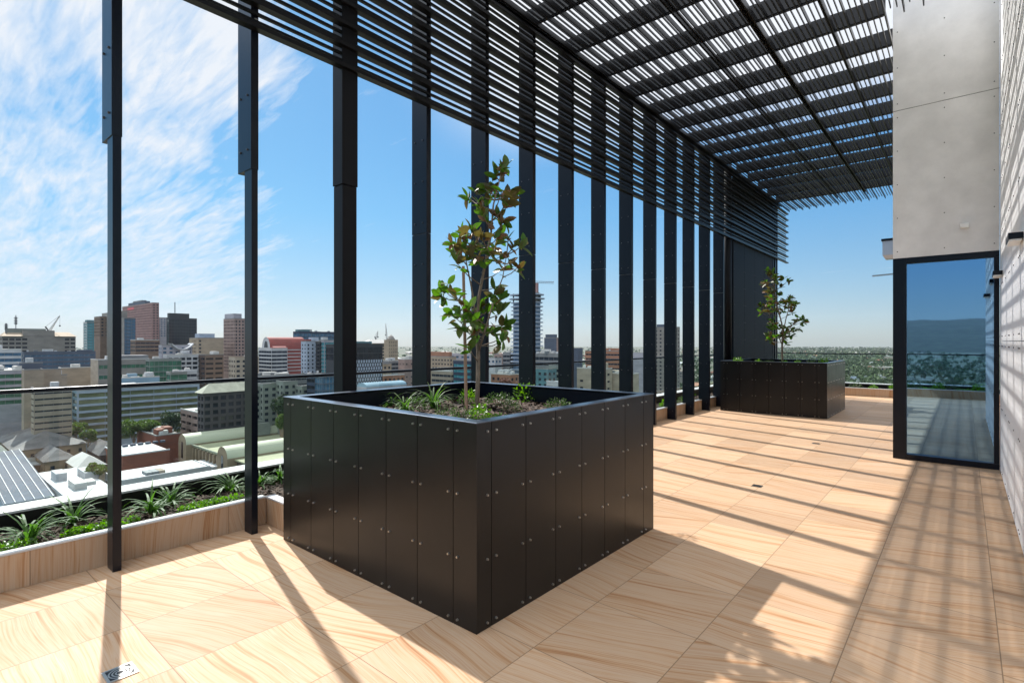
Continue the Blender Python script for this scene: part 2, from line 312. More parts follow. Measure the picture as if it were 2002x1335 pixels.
chips('bark_mulch', [(-5.33, -4.77, -.5, 4), (-5.33, -4.77, -.2, 3.2), (-5.33, -4.77, 4, 18.5), (-4.7, .3, 18.6, 19.3)], 9000, 'loose brown bark chips covering the terrace planting beds', .165, 5)

# --- glass balustrades
def balustrade(label, p0, axis, n, step, gap, first=None):
    t = thing('glass_balustrade', p0, label, 'balustrade', 'glass balustrades round the terrace edge')
    x0, y0 = p0[0], p0[1]; L = n*step
    b = MB()
    if axis == 'y': b.box(x0-.024, x0+.024, y0, y0+L, 1.198, 1.23)
    else: b.box(x0, x0+L, y0-.024, y0+.024, 1.198, 1.23)
    b.build('top_rail', m_black, t, bevel=.004)
    for k in range(n):
        g = MB(); a = k*step+gap/2; c = (k+1)*step-gap/2
        if axis == 'y': g.box(x0-.006, x0+.006, y0+a, y0+c, .327, 1.196)
        else: g.box(x0+a, x0+c, y0-.006, y0+.006, .327, 1.196)
        g.build('glass_panel', m_glass, t)
balustrade('long clear glass balustrade with thin black top rail in front of the city', (-5.6, .777-1.18*2.57, 0), 'y', 19, 1.18, .03)
balustrade('clear glass balustrade with thin black rail across the far end over the parkland', (-5.45, 19.46, 0), 'x', 7, 1.2, .03)
balustrade('clear glass balustrade at the near end reflected in the dark door', (-5.45, -2.18, 0), 'x', 7, 1.2, .03)

# --- the black pergola: fins, beams, louvre slats
FY = [3.92+.945*(k-3) for k in range(-2, 14)]
perg = thing('louvre_pergola', (-4.6, 8.0, 0), 'black steel pergola of tall fins carrying a louvred screen and louvred roof over the terrace', 'pergola')
bolt_me = MB(); bolt_me.sm = False
def bolt_proto(name, r, l, mat):
    m = MB(); n = 8
    vs = [(math.cos(2*math.pi*k/n)*r, 0, math.sin(2*math.pi*k/n)*r) for k in range(n)]+[(math.cos(2*math.pi*k/n)*r*.8, -l, math.sin(2*math.pi*k/n)*r*.8) for k in range(n)]
    m.raw(vs, [(k, (k+1) % n, n+(k+1) % n, n+k) for k in range(n)]+[tuple(n+k for k in range(n))])
    me = bpy.data.meshes.new(name); me.from_pydata(m.v, [], [f[::-1] for f in m.f]); me.materials.append(mat); return me
BOLT = bolt_proto('bolt', .0075, .010, m_steel); BOLTF = bolt_proto('bolt', .010, .010, m_dull); BOLTW = bolt_proto('bolt', .0075, .005, m_dull)
def add_bolt(parent, p, face, me):
    o = bpy.data.objects.new('bolt', me); C.objects.link(o); o.parent = parent; o.location = Vector(p)-ORG[parent.name]
    o.rotation_euler = (0, 0, {'-y': 0, '+x': R(90), '-x': R(-90)}[face]); return o
COLK = 2.975
for y in FY:
    m = MB(); low = y < 2.5; col = abs(y-COLK) < .01
    if low:
        m.box(-4.635, -4.5, y-.056, y-.004, .001, 3.1); m.box(-4.75, -4.498, y-.062, y, 3.03, 6.16)
    elif col: m.box(-4.626, -4.462, 2.793, 2.962, 3.085, 6.16)
    else:
        m.box(-4.75, -4.5, y-.062, y, .001, 2.79); m.box(-4.751, -4.499, y-.063, y+.001, 2.795, 6.16)
    f = m.build('column_casing' if col else 'fin', m_column if col else m_black, perg, bevel=.0025)
    z0 = 3.2 if (low or col) else .18
    k = 0
    while z0+k*.455 < 4.1 and not col:
        z = z0+k*.455; k += 1
        if y > 0.5:
            for bx in (-4.695, -4.565): add_bolt(f, (bx, y-.062, z), '-y', BOLTF)
m = MB(); m.box(-4.62, -4.468, 2.80, 2.955, .001, 3.08); m.build('column', m_column, perg, bevel=.004)
m = MB(); m.sm = True; m.tube([(-4.57, 13.78, .001), (-4.57, 13.78, 6.1)], .108, 24); m.build('column', m_column, perg)
for y in FY[:]+[14.315, 15.26, 16.205, 17.15, 18.1]:
    b = MB(); b.box(-4.495, .30 if y < 8.6 else -.80, y-.062, y, 5.94, 6.165); b.build('beam', m_slat, perg)
for x, w in ((-4.47, .06), (-2.2, .08), (-1.40, .035), (-2.9, .03)):
    b = MB(); b.box(x, x+w, -1.5, 18.4, 5.925, 5.938); b.box(x, x+.008, -1.5, 18.4, 5.84, 5.924); b.box(x+w-.008, x+w, -1.5, 18.4, 5.84, 5.924); b.build('purlin', m_slat, perg)
# hanger flats under each beam, the slats clip to them
for y in FY[:]+[14.315, 15.26, 16.205, 17.15, 18.1]:
    b = MB(); b.box(-4.44, .28 if y < 8.3 else -.82, y-.05, y-.012, 5.926, 5.934); b.build('hanger', m_slat, perg)
Y0, Y1 = -1.6, 19.2
r = random.Random(11)
s = MB()
for g in range(9):
    for j in range(3):
        z = 4.17+g*.2+j*.0667
        if z > 5.84: continue
        if j == 0: s.box(-4.497, -4.420, Y0, Y1+.12, z, z+.034)
        else: s.box(-4.497, -4.471, Y0, Y1+r.uniform(-.02, .02), z, z+.024)
    # little clip angles at fins
s.build('screen_slats', m_slat, perg)
s = MB()
for g in range(24):
    for j in range(3):
        x = -4.40+g*.2+j*.0667
        if x > .28: continue
        ye = Y1 if x < -.79 else 8.42
        if j == 0: s.box(x, x+.014, Y0, ye+.12, 5.852, 5.925)
        else: s.box(x, x+.012, Y0, ye+r.uniform(-.02, .02), 5.896, 5.924)
s.build('roof_slats', m_slat, perg)
s = MB()
for y in FY[:]:
    for g in range(9): s.box(-4.4975, -4.478, y-.04, y-.015, 4.175+g*.2+.085, 4.175+g*.2+.10)
s.build('slat_clips', m_steel, perg)

m_screen = plain('navy_black_panel', (.004, .005, .009), .55, 0, .2, 1.0, spec=.12)
# --- black panel screen beyond the second column
t = thing('panel_screen', (-4.55, 16, 0), 'tall black panelled screen beyond the far round column, behind the second planter', 'screen')
ys = [14.05, 14.96, 15.88, 16.80, 17.72]
for a, b in zip(ys, ys[1:]):
    m = MB(); m.box(-4.62, -4.50, a+.004, b-.004, .001, 5.8); p = m.build('panel', m_screen, t, bevel=.002)
    for k in range(9):
        for yy in (a+.06, b-.06): add_bolt(p, (-4.5, yy, .3+k*.45), '+x', BOLTF)
m = MB(); m.box(-4.6, -4.615, 14.05, 17.7, .001, 5.8)
for y in (17.78, 18.0, 18.2):
    m = MB(); m.box(-4.62, -4.50, y, y+.09 if y > 17.9 else y+.05, .001, 5.8); m.build('post', m_black, t)

# --- big planters
def planter(x0, y0, label):
    W = 2.17; x1, y1 = x0+W, y0+W; zt = 1.15
    t = thing('planter_box', ((x0+x1)/2, (y0+y1)/2, 0), label, 'planter', 'black planter boxes')
    c = MB(); e = .02
    c.box(x0+e, x0+e+.05, y0+e, y1-e, .03, zt-.012); c.box(x1-e-.05, x1-e, y0+e, y1-e, .03, zt-.012)
    c.box(x0+e+.05, x1-e-.05, y0+e, y0+e+.05, .03, zt-.012); c.box(x0+e+.05, x1-e-.05, y1-e-.05, y1-e, .03, zt-.012); c.box(x0+e+.05, x1-e-.05, y0+e+.05, y1-e-.05, .03, .1)
    c.build('inner_box', m_black, t)
    cuts = [0, .125]+[.125+.3115*k for k in range(1, 7)]+[W-.125*1.35, W] if False else [0, .12, .43, .74, 1.05, 1.36, 1.67, 1.985, W]
    rows = (1.10, .745, .388, .035)
    for face in ('-y', '+x', '+y', '-x'):
        for a, b in zip(cuts, cuts[1:]):
            m = MB(); g = .0025
            A, B = a+g, b-g
            if a == 0: A = .0 if face in ('-y', '+y') else .019
            if b == W: B = W if face in ('-y', '+y') else W-.019
            if face == '-y': m.box(x0+A, x0+B, y0, y0+.018, .002, zt-.001)
            if face == '+y': m.box(x0+A, x0+B, y1-.018, y1, .002, zt-.001)
            if face == '+x': m.box(x1-.018, x1, y0+A, y0+B, .002, zt-.001)
            if face == '-x': m.box(x0, x0+.018, y0+A, y0+B, .002, zt-.001)
            p = m.build('side_panel', m_panel, t)
            if face in ('-y', '+x'):
                for e0 in (a, b):
                    if e0 in (0, W): continue
                    off = .037 if e0 == a else -.037
                    for z in rows:
                        if face == '-y': add_bolt(p, (x0+e0+off, y0, z), '-y', BOLT)
                        else: add_bolt(p, (x1, y0+e0+off, z), '+x', BOLT)
    for (a, b, c_, d) in ((x0-.004, x1+.004, y0-.004, y0+.085), (x0-.004, x1+.004, y1-.085, y1+.004), (x0-.004, x0+.085, y0+.087, y1-.087), (x1-.085, x1+.004, y0+.087, y1-.087)):
        m = MB(); m.box(a, b, c_, d, zt, zt+.006); m.build('coping', m_cap, t, bevel=.002)
    return t, (x0, x1, y0, y1)
pl1, R1 = planter(-4.20, 2.095, 'large square black panelled planter with steel bolts in the foreground holding a young tree')
pl2, R2 = planter(-4.33, 12.6, 'square black panelled planter standing at the far end beside the black panel screen')
for Rr in (R1, R2):
    m = soil(Rr[0]+.07, Rr[1]-.07, Rr[2]+.07, Rr[3]-.07, .97)
    nm = 'foreground' if Rr is R1 else 'far'
    tag(m.build('planter_soil', m_soil), 'dark soil heaped inside the %s black planter' % nm, 'soil')
    chips('bark_mulch', [(Rr[0]+.08, Rr[1]-.08, Rr[2]+.08, Rr[3]-.08)], 3500, 'brown bark chips strewn over the soil in the %s planter' % nm, .975, 8, 1.1)

# --- building core: concrete box over the dark door, white clad wall
core = thing('stair_lobby', (-.2, 10.4, 0), 'grey fibre cement clad lobby block over a dark glazed door at the right', 'building')
Yd = 8.98; XW = .337
def bolts_on(panel, pts, face): 
    for p in pts: add_bolt(panel, p, face, BOLTW)
for z0, z1 in ((2.735, 4.748), (4.756, 6.9)):
    m = MB(); m.box(-.75, XW-.003, Yd, 12, z0, z1); p = m.build('cladding_panel', m_conc, core)
    zz = [z0+.09+(z1-z0-.18)*k/(4) for k in range(5)]
    bolts_on(p, [(x, Yd, z) for x in (-.70, -.20, .285) for z in zz], '-y')
m = MB(); m.box(-.745, XW-.003, Yd+.01, 12, 4.748, 4.756, 0); m.build('shadow_joint', m_black, core)
m = MB(); m.box(-.735, XW-.004, Yd+.12, 12, .02, 2.734); m.build('lobby_wall', m_panel, core)
fr = MB(); fr.box(-.75, -.60, Yd-.004, Yd+.118, .001, 2.733); fr.box(-.60, XW-.004, Yd-.002, Yd+.118, 2.655, 2.733); fr.box(-.60, XW-.004, Yd-.002, Yd+.118, .001, .075); fr.box(XW-.055, XW-.004, Yd-.003, Yd+.118, .0755, 2.6545)
fr.build('door_frame', m_black, core, bevel=.003)
m_mirror, tt, bb_ = newmat('dark_tinted_glass'); bb_.inputs['Base Color'].default_value = (.22, .39, .58, 1); bb_.inputs['Metallic'].default_value = 1; bb_.inputs['Roughness'].default_value = .015
m = MB(); m.box(-.60, XW-.056, Yd+.05, Yd+.07, .0755, 2.6545); m.build('door_glass', m_mirror, core)
ww = thing('white_clad_wall', (1.5, 6, 0), 'tall white panel clad wall at the right edge of the terrace', 'wall')
m = MB(); m.box(XW+.02, 3.0, 3.27, 8.97, .03, 6.9); m.build('wall_core', m_black, ww)
ysn = [3.26, 4.66, 5.92, 7.18, 8.44, 8.979]
for a, b in zip(ysn, ysn[1:]):
    for z0, z1 in ((.012, 1.60), (1.606, 4.20), (4.206, 6.9)):
        m = MB(); m.box(XW, XW+.018, a+.003, b-.003, z0, z1); p = m.build('wall_panel', m_white, ww)
        nz = 3 if z0 < 1 else 5
        zz = [z0+.055+(z1-z0-.11)*k/(nz-1) for k in range(nz)]
        yy = (a+.06, (a+b)/2, b-.06) if b-a > .8 else (a+.06, b-.06)
        if z1 < 6: bolts_on(p, [(XW, y, z) for y in yy for z in zz], '-x')
        else: bolts_on(p, [(XW, y, z) for y in yy for z in zz[:4]], '-x')
m = MB(); m.box(XW+.019, 3.0, 3.26, 3.268, .012, 6.9); m.build('end_panel', m_white, ww)
m_lampw = plain('fixture_white', (.8, .8, .78), .4)
def bar_light(y, label):
    t = thing('wall_light', (XW, y, 2.36), label, 'wall light', 'black bar lights on the white wall')
    a = MB(); a.box(XW-.085, XW-.001, y-.16, y+.16, 2.372, 2.42); a.build('housing', m_black, t, bevel=.003)
    a = MB(); a.box(XW-.078, XW-.008, y-.15, y+.15, 2.358, 2.3715); a.build('diffuser', m_lampw, t)
bar_light(5.66, 'black bar light on the white wall cut by the right edge of the photo')
bar_light(8.5, 'black bar light on the white wall close to the door frame')
# lantern, sensor, rod
tl = thing('flood_light', (-.82, 9.3, 2.85), 'lantern shaped wall light with dark lid on the side of the grey block', 'wall light')
a = MB(); a.box(-.90, -.752, 9.15, 9.40, 3.02, 3.05); a.build('lid', m_black, tl)
a = MB(); v = [(-.885, 9.17, 3.018), (-.755, 9.17, 3.018), (-.755, 9.38, 3.018), (-.885, 9.38, 3.018), (-.85, 9.22, 2.77), (-.76, 9.22, 2.77), (-.76, 9.33, 2.77), (-.85, 9.33, 2.77)]
v = [(-.887, 9.17, 3.018), (-.755, 9.17, 3.018), (-.755, 9.38, 3.018), (-.887, 9.38, 3.018), (-.887, 9.17, 2.82), (-.755, 9.17, 2.82), (-.755, 9.38, 2.82), (-.887, 9.38, 2.82), (-.86, 9.2, 2.77), (-.755, 9.2, 2.77), (-.755, 9.35, 2.77), (-.86, 9.35, 2.77)]
a.raw(v, [(0,4,5,1),(1,5,6,2),(2,6,7,3),(3,7,4,0),(4,8,9,5),(5,9,10,6),(6,10,11,7),(7,11,8,4),(8,11,10,9)])
a.build('lamp_body', plain('lantern_glass', (.45, .5, .58), .15, .2), tl)
a = MB(); a.bar((-.752, 9.3, 2.56), (-1.02, 9.3, 2.55), .02, .02); tag(a.build('wall_rod', m_steel), 'thin grey rod sticking out of the grey block below the lantern', 'rod')
a = MB(); a.box(-.045, .045, Yd-.05, Yd-.001, 3.05, 3.11); tag(a.build('motion_sensor', m_lampw, bevel=.008), 'small white sensor box on the grey cement panel above the door', 'sensor')
# drains
def drain(px, py, label, sz=.062):
    d = H*F/(py-CY); p = P(px, py, d); t = thing('floor_drain', (p.x, p.y, 0), label, 'drain', 'square floor drains in the tiles')
    a = MB(); e = sz; w = .012
    for b in ((-e, e, -e, -e+w), (-e, e, e-w, e), (-e, -e+w, -e+w, e-w), (e-w, e, -e+w, e-w)): a.box(p.x+b[0], p.x+b[1], p.y+b[2], p.y+b[3], .001, .005)
    a.build('drain_frame', m_steel, t); a = MB(); a.box(p.x-e+w, p.x+e-w, p.y-e+w, p.y+e-w, .0005, .002); a.build('drain_pit', m_black, t)
    a = MB()
    for rr in (.014, .028, .042):
        n = 20
        for k in range(n):
            t0, t1 = 2*math.pi*k/n, 2*math.pi*(k+1)/n
            a.face([(p.x+math.cos(t0)*rr, p.y+math.sin(t0)*rr, .004), (p.x+math.cos(t1)*rr, p.y+math.sin(t1)*rr, .004), (p.x+math.cos(t1)*(rr+.007), p.y+math.sin(t1)*(rr+.007), .004), (p.x+math.cos(t0)*(rr+.007), p.y+math.sin(t0)*(rr+.007), .004)][::-1] if False else
                   [(p.x+math.cos(t0)*rr, p.y+math.sin(t0)*rr, .004), (p.x+math.cos(t0)*(rr+.007), p.y+math.sin(t0)*(rr+.007), .004), (p.x+math.cos(t1)*(rr+.007), p.y+math.sin(t1)*(rr+.007), .004), (p.x+math.cos(t1)*rr, p.y+math.sin(t1)*rr, .004)])
    a.build('drain_grate', m_steel, t)
drain(235, 1315, 'square metal floor drain with ring grate at the lower left corner')
drain(1480, 950, 'small dark floor drain in the sunlit tiles between the planters, nearer one', .05)
drain(1595, 867, 'small dark floor drain in the sunlit tiles near the door jamb, farther one', .05)

# ================================================================== PLANTS
def leaf(m, p, d, L, w, up=Vector((0, 0, 1)), fold=.25, mi=None, curve=.15, full=False):
    d = d.normalized(); s = d.cross(up)
    if s.length < .05: s = d.cross(Vector((1, 0, 0)))
    s.normalize(); n = s.cross(d).normalized()
    prof = ((.0, .03), (.12, .28), (.32, .48), (.55, .5), (.78, .34), (.93, .12), (1.0, 0)) if full else ((.0, .04), (.3, .42), (.65, .46), (1.0, 0))
    vs = []; k = len(prof)
    for t, q in prof: c = p+d*L*t-n*curve*L*t*t; vs += [c+s*w*q+n*w*fold*q, c, c-s*w*q+n*w*fold*q]
    fs = []
    for i in range(k-1): fs += [(3*i, 3*i+1, 3*i+4, 3*i+3), (3*i+1, 3*i+2, 3*i+5, 3*i+4)]
    m.raw(vs, fs, mi)
def rdir(r, zmin=-1, zmax=1):
    a = r.uniform(0, 2*math.pi); z = r.uniform(zmin, zmax); q = math.sqrt(max(0, 1-z*z)); return Vector((q*math.cos(a), q*math.sin(a), z))
CR = [(395,85),(420,70),(370,100),(270,185),(310,165),(350,150),(400,175),(445,190),(235,215),(285,240),(345,200),(420,240),(390,300),(400,340),(320,320),(210,360),(250,365),(190,400),(160,440),(220,430),(270,440),(300,400),(165,480),(180,530),(230,490),(290,500),(330,470),(380,400),(430,400),(460,440),(370,450),(400,490),(350,500),(400,560),(440,520),(480,545),(500,440),(110,650),(140,640),(105,690),(120,745),(175,690),(200,770),(160,780),(190,830),(240,800),(270,850),(285,830),(240,750),(380,640),(390,700),(360,690),(345,750),(390,770),(420,820),(370,850),(410,880),(400,910),(340,860),(240,930),(300,740),(440,200),(300,270),(210,400),(255,500),(180,440)]
D0 = 4.72
def cp(x, y, dd=0): return P(820+x/2.471, 300+y/2.471, D0+dd)
stems = [[(275,1235,0),(283,1100,0),(284,960,0),(276,820,.02),(288,690,.03),(318,530,0),(345,400,-.02),(357,250,0),(392,110,0)],
         [(284,960,0),(312,870,-.05),(345,760,-.08),(372,680,-.1),(402,600,-.1),(425,470,-.12)],
         [(284,960,0),(262,860,.08),(225,770,.12),(180,700,.15)], [(276,820,.02),(250,640,.1),(225,520,.12),(215,420,.12)]]
base = P(820+275/2.471, 805, D0); base.z = .97
def magnolia():
    t = thing('young_magnolia', base, 'young multi stemmed tree with glossy green and rusty leaves in the foreground planter', 'tree', 'young trees in the planters')
    r = random.Random(5)
    tr = MB(); tr.sm = True; S = []
    for i, st in enumerate(stems):
        pts = [cp(*p) for p in st]
        if i == 0: pts[0].z = .95
        r0 = .021 if i == 0 else .011; n = len(pts); tr.tube(pts, [r0*(1-.75*k/(n-1)) for k in range(n)], 8)
        for a, b in zip(pts, pts[1:]):
            for k in range(6): S.append(a.lerp(b, k/6))
    tr.build('trunk', m_bark, t)
    br = MB(); br.sm = True; fo = MB(); cl = []
    for i, (x, y) in enumerate(CR):
        c = cp(x, y, r.uniform(-.28, .28)); cl.append((c, y))
    for c, y in cl:
        cands = [s for s in S if s.z < c.z-.02]
        s = min(cands, key=lambda q: (q-c).length+abs((c.z-q.z)-.5*(q-c).length)*.6)
        midp = s.lerp(c, .55)+Vector((0, 0, -.06*(s-c).length)); br.tube([s, midp, c], [.006, .0045, .003], 5)
        axis = (c-midp).normalized()*.6+Vector((0, 0, .35)); axis.normalize()
        for k in range(r.randint(7, 9)):
            d = (rdir(r)*1.0+axis*.6).normalized(); L = r.uniform(.08, .132); w = L*r.uniform(.42, .52)
            rusty = r.random() < (.52 if y < 620 else .22)
            leaf(fo, c-axis*r.uniform(-.02, .07), d, L, w, rdir(r, .3, 1), .25, 1 if rusty else 0, r.uniform(.0, .22), True)
    br.build('branches', m_bark, t); fo.build('foliage', [m_leaf_mag, m_leaf_mag2], t)
    return t
mag = magnolia()
p2 = P(1531, 705, 12.45)
mag2 = copy_tree(mag, (p2.x, p2.y, .97), 'smaller looking young tree with mottled leaves in the far black planter', R(150), (1.22, 1.22, 1.02))
a = MB(); sb = cp(228, 1225); sb.z = .9; a.tube([sb, cp(212, 545)], [.0155, .013], 10); tag(a.build('tree_stake', m_wood), 'straight round wooden stake standing beside the foreground tree', 'stake')

def tuft(seed, n=34, L0=.28, spread=.9, mat=None, w0=.008):
    r = random.Random(seed); m = MB()
    for k in range(n):
        a = r.uniform(0, 2*math.pi); L = L0*r.uniform(.6, 1.15); tilt = r.uniform(.12, spread); dirh = Vector((math.cos(a), math.sin(a), 0)); side = Vector((-math.sin(a), math.cos(a), 0))
        p = Vector((r.uniform(-.02, .02), r.uniform(-.02, .02), 0)); ang = tilt; seg = 6; pts = []
        for i in range(seg+1):
            pts.append((p.copy(), w0*(1-(i/seg)**2.2)+.0006)); p = p+(dirh*math.sin(ang)+Vector((0, 0, 1))*math.cos(ang))*(L/seg); ang += r.uniform(.12, .36)*(1+tilt)
        vs = []
        for q, w in pts: vs += [q-side*w, q+side*w]
        m.raw(vs, [(2*i, 2*i+1, 2*i+3, 2*i+2) for i in range(seg)])
    return m
def shrub(seed, n=150, rad=.13, L=.035, hgt=.14):
    r = random.Random(seed); m = MB()
    for k in range(n):
        d = rdir(r, -.1, 1); q = Vector((d.x*rad, d.y*rad, d.z*hgt))*r.uniform(.45, 1.0); q.z += .02
        leaf(m, q, (d+rdir(r)*.7), L*r.uniform(.7, 1.2), L*.48, rdir(r, .2, 1), .2)
    st = MB()
    for k in range(9): d = rdir(r, .3, 1); st.tube([(0, 0, 0), (d.x*rad*.7, d.y*rad*.7, d.z*hgt*.7)], [.003, .0015], 4)
    return m, st
def mk_tuft(seed, loc, label, n, L0, mat, spread=.9, w0=.008):
    m = tuft(seed, n, L0, spread, w0=w0); o = m.build('strappy_grass', mat, org=(0, 0, 0)); o.location = loc; o.scale = (1.08, 1.08, 1.05)
    return tag(o, label, 'grass plant', 'strappy grass tufts')
protos = {}
def mk_shrub(kind, loc, label, s=1.0, rz=0, cat='shrub', group=None):
    if kind not in protos:
        par = {'bright': (3, 170, .13, .042, .15, m_leaf_b), 'dark': (4, 260, .16, .026, .14, m_leaf_d), 'fine': (6, 420, .17, .020, .11, m_leaf_d), 'low': (9, 230, .19, .028, .05, m_leaf_b)}[kind]
        m, st = shrub(*par[:-1]); t = thing('small_shrub', (0, 0, 0), label, cat); m.build('foliage', par[-1], t); st.build('stems', m_bark, t)
        t.location = loc; t.scale = (s,)*3; protos[kind] = t; o = t
    else: o = copy_tree(protos[kind], loc, label, rz, s)
    o['group'] = group or 'small shrubs'; return o
def soilpt(px, py, z):
    d = (H-z)*F/(py-CY); p = P(px, py, d); return (p.x, p.y, z)
# foreground planter
Z = .985
mk_tuft(1, soilpt(792, 806, Z), 'arching striped grass tuft at the left of the foreground planter', 34, .30, m_blade, 1.0, .006)
mk_tuft(2, soilpt(848, 798, Z), 'upright pale green grass tuft left of the wooden stake', 46, .34, m_blade, .8, .007)
mk_tuft(21, soilpt(763, 796, Z), 'thin dark grass tuft at the back left of the foreground planter', 16, .26, m_blade, 1.0, .005)
for i, (k, px, py, s, lb) in enumerate([
    ('bright', 682, 786, .75, 'bright green shrub in the left corner of the foreground planter'),
    ('dark', 812, 802, .85, 'bronze green shrub between the two grass tufts in the foreground planter'),
    ('dark', 870, 820, .7, 'low dark shrub at the front of the foreground planter left of the stake'),
    ('bright', 915, 788, .8, 'bright shrub directly behind the wooden stake'),
    ('dark', 905, 824, .75, 'dense dark shrub near the front corner of the foreground planter'),
    ('bright', 938, 822, .75, 'leafy light green shrub at the front corner of the foreground planter'),
    ('low', 968, 822, .7, 'low lime green ground hugging shrub right of the front planter corner'),
    ('fine', 975, 793, 1.0, 'fine leaved olive green mound right of the tree trunk'),
    ('bright', 1028, 786, 1.05, 'bright yellow green shrub beside the white plant tag'),
    ('fine', 1090, 800, .8, 'fine leaved low mound at the right of the foreground planter'),
    ('low', 1165, 792, .7, 'lime green low shrub in the right corner of the foreground planter'),
    ('dark', 1000, 806, .6, 'small dark shrub in the middle of the foreground planter')]):
    mk_shrub(k, soilpt(px, py, Z), lb, s, i*1.3, group='shrubs in the foreground planter')
tg = thing('plant_tag', soilpt(1050, 786, Z), 'white oval plant tag standing in the foreground planter', 'plant tag')
a = MB(); q = Vector(soilpt(1050, 786, Z)); a.bar(q, q+Vector((0, 0, .09)), .004, .003); a.build('tag_stem', m_lampw, tg)
a = MB(); vs = []; n = 16
for sgn in (-1, 1):
    for k in range(n): t_ = 2*math.pi*k/n; dv = Vector((CS, SN, 0))*math.cos(t_)*.03+Vector((0, 0, 1))*math.sin(t_)*.02; vs.append(q+Vector((0, 0, .105))+dv+Vector((-SN, CS, 0))*.001*sgn)
a.raw(vs, [tuple(range(n)), tuple(range(2*n-1, n-1, -1))]+[(k, n+k, n+(k+1) % n, (k+1) % n) for k in range(n)]); a.build('tag_plate', m_lampw, tg)
# long bed
ZB = .17
def bedpt(px, py): 
    p = soilpt(px, py, ZB); return (min(-4.85, max(-5.3, p[0])), p[1], ZB)
for i, (px, py, n, L, lb) in enumerate([
    (58, 1060, 46, .36, 'broad bladed grass tuft at the far left of the long bed'),
    (138, 1022, 40, .34, 'grass tuft in the long bed left of the first post'),
    (298, 1005, 40, .32, 'grass tuft spilling over the kerb right of the first post'),
    (330, 985, 40, .36, 'tall grass tuft against the glass between the first two posts'),
    (440, 958, 44, .32, 'grass tuft in the long bed left of the second post'),
    (506, 950, 34, .26, 'grass tuft in the long bed right of the second post'),
    (536, 940, 46, .30, 'bushy grass tuft in the long bed beside the foreground planter')]):
    mk_tuft(30+i, bedpt(px, py), lb, n, L, m_blade, 1.0, .009)
def groundcover(pts, label, seed):
    r = random.Random(seed); m = MB()
    for (px, py, rad, n) in pts:
        c = Vector(bedpt(px, py)); c.x = max(c.x, -4.95)
        for k in range(n):
            a = r.uniform(0, 6.3); q = rad*math.sqrt(r.random()); p = c+Vector((math.cos(a)*q*.38, math.sin(a)*q, r.uniform(.0, .06)))
            if p.x > -4.77: p.x = -4.77-r.random()*.06
            leaf(m, p, rdir(r, 0, 1), r.uniform(.018, .032), .015, rdir(r, .3, 1), .2)
    return tag(m.build('ground_cover', m_leaf_b), label, kind='stuff')
groundcover([(175, 1040, .16, 450), (150, 1045, .1, 200), (230, 1020, .12, 200)], 'bright lime ground cover spilling around the first post', 1)
groundcover([(385, 988, .2, 700), (430, 978, .15, 350)], 'bright lime ground cover patch between the first two posts', 2)
groundcover([(20, 1075, .14, 350)], 'bright lime ground cover at the left edge of the bed', 3)
for i, y in enumerate([10.1, 11.0, 11.95, 12.2]):
    mk_shrub(('low', 'bright', 'dark', 'bright')[i], (-4.95, y, ZB), ('lime green low plant behind the fins before the far planter', 'bright shrub in the bed between the eleventh and twelfth fins', 'dark leafy shrub in the bed between the twelfth and thirteenth fins', 'bright plant in the bed just before the far planter')[i], 1.1, i, group='shrubs in the long bed')
for i, (x, s, k) in enumerate([(-2.5, 1.2, 'dark'), (-2.05, .9, 'bright'), (-1.55, 1.1, 'bright'), (-1.2, 1.2, 'dark'), (-3.0, 1., 'low')]):
    mk_shrub(k, (x, 18.95, ZB), 'shrub in the far end bed, number %s from the door side' % ('four', 'three', 'two', 'one', 'five')[i], s, i*2., group='shrubs in the far end bed')
for i in range(9):
    mk_shrub(('bright', 'dark', 'low')[i % 3], (-1.4+i*.28, -1.7, ZB), 'green shrub in the near end bed seen only in the door reflection', 1.3, i*1.1, group='shrubs reflected in the door')
for i, (x, y, k, s) in enumerate([(-4.0, 12.8, 'bright', 1.0), (-3.8, 12.85, 'low', .9), (-3.6, 12.95, 'bright', .8), (-3.35, 12.9, 'fine', .9), (-3.05, 12.95, 'bright', .7), (-2.75, 12.85, 'bright', .8), (-2.5, 12.9, 'dark', 1.0), (-2.35, 13.3, 'bright', 1.0)]):
    mk_shrub(k, (x, y, 1.06), '%s shrub in the far black planter' % ('leftmost bright', 'second from left low', 'third from left bright', 'middle fine leaved', 'bright one right of the trunk', 'second one right of the trunk', 'darker one near the right', 'bright one at the right rear')[i], s, i*.9, group='shrubs in the far planter')
mk_tuft(51, (-3.7, 13.0, 1.0), 'small grass tuft in the far black planter', 22, .26, m_blade, .9, .006)
# white pot by the far planter
pc = Vector((-4.93, 12.3, .17)); tp = thing('plant_pot', pc, 'white pot with leafy green plant in the bed beside the far planter', 'pot plant')
a = MB(); a.sm = True; a.tube([pc, pc+Vector((0, 0, .05)), pc+Vector((0, 0, .17)), pc+Vector((0, 0, .19))], [.05, .06, .085, .09], 16); a.build('pot', m_lampw, tp)
a = MB(); r = random.Random(3)
for k in range(60): leaf(a, pc+Vector((0, 0, .18)), rdir(r, .1, 1), r.uniform(.06, .16), .05, rdir(r, .3, 1), .2)
a.build('foliage', m_leaf_b, tp)
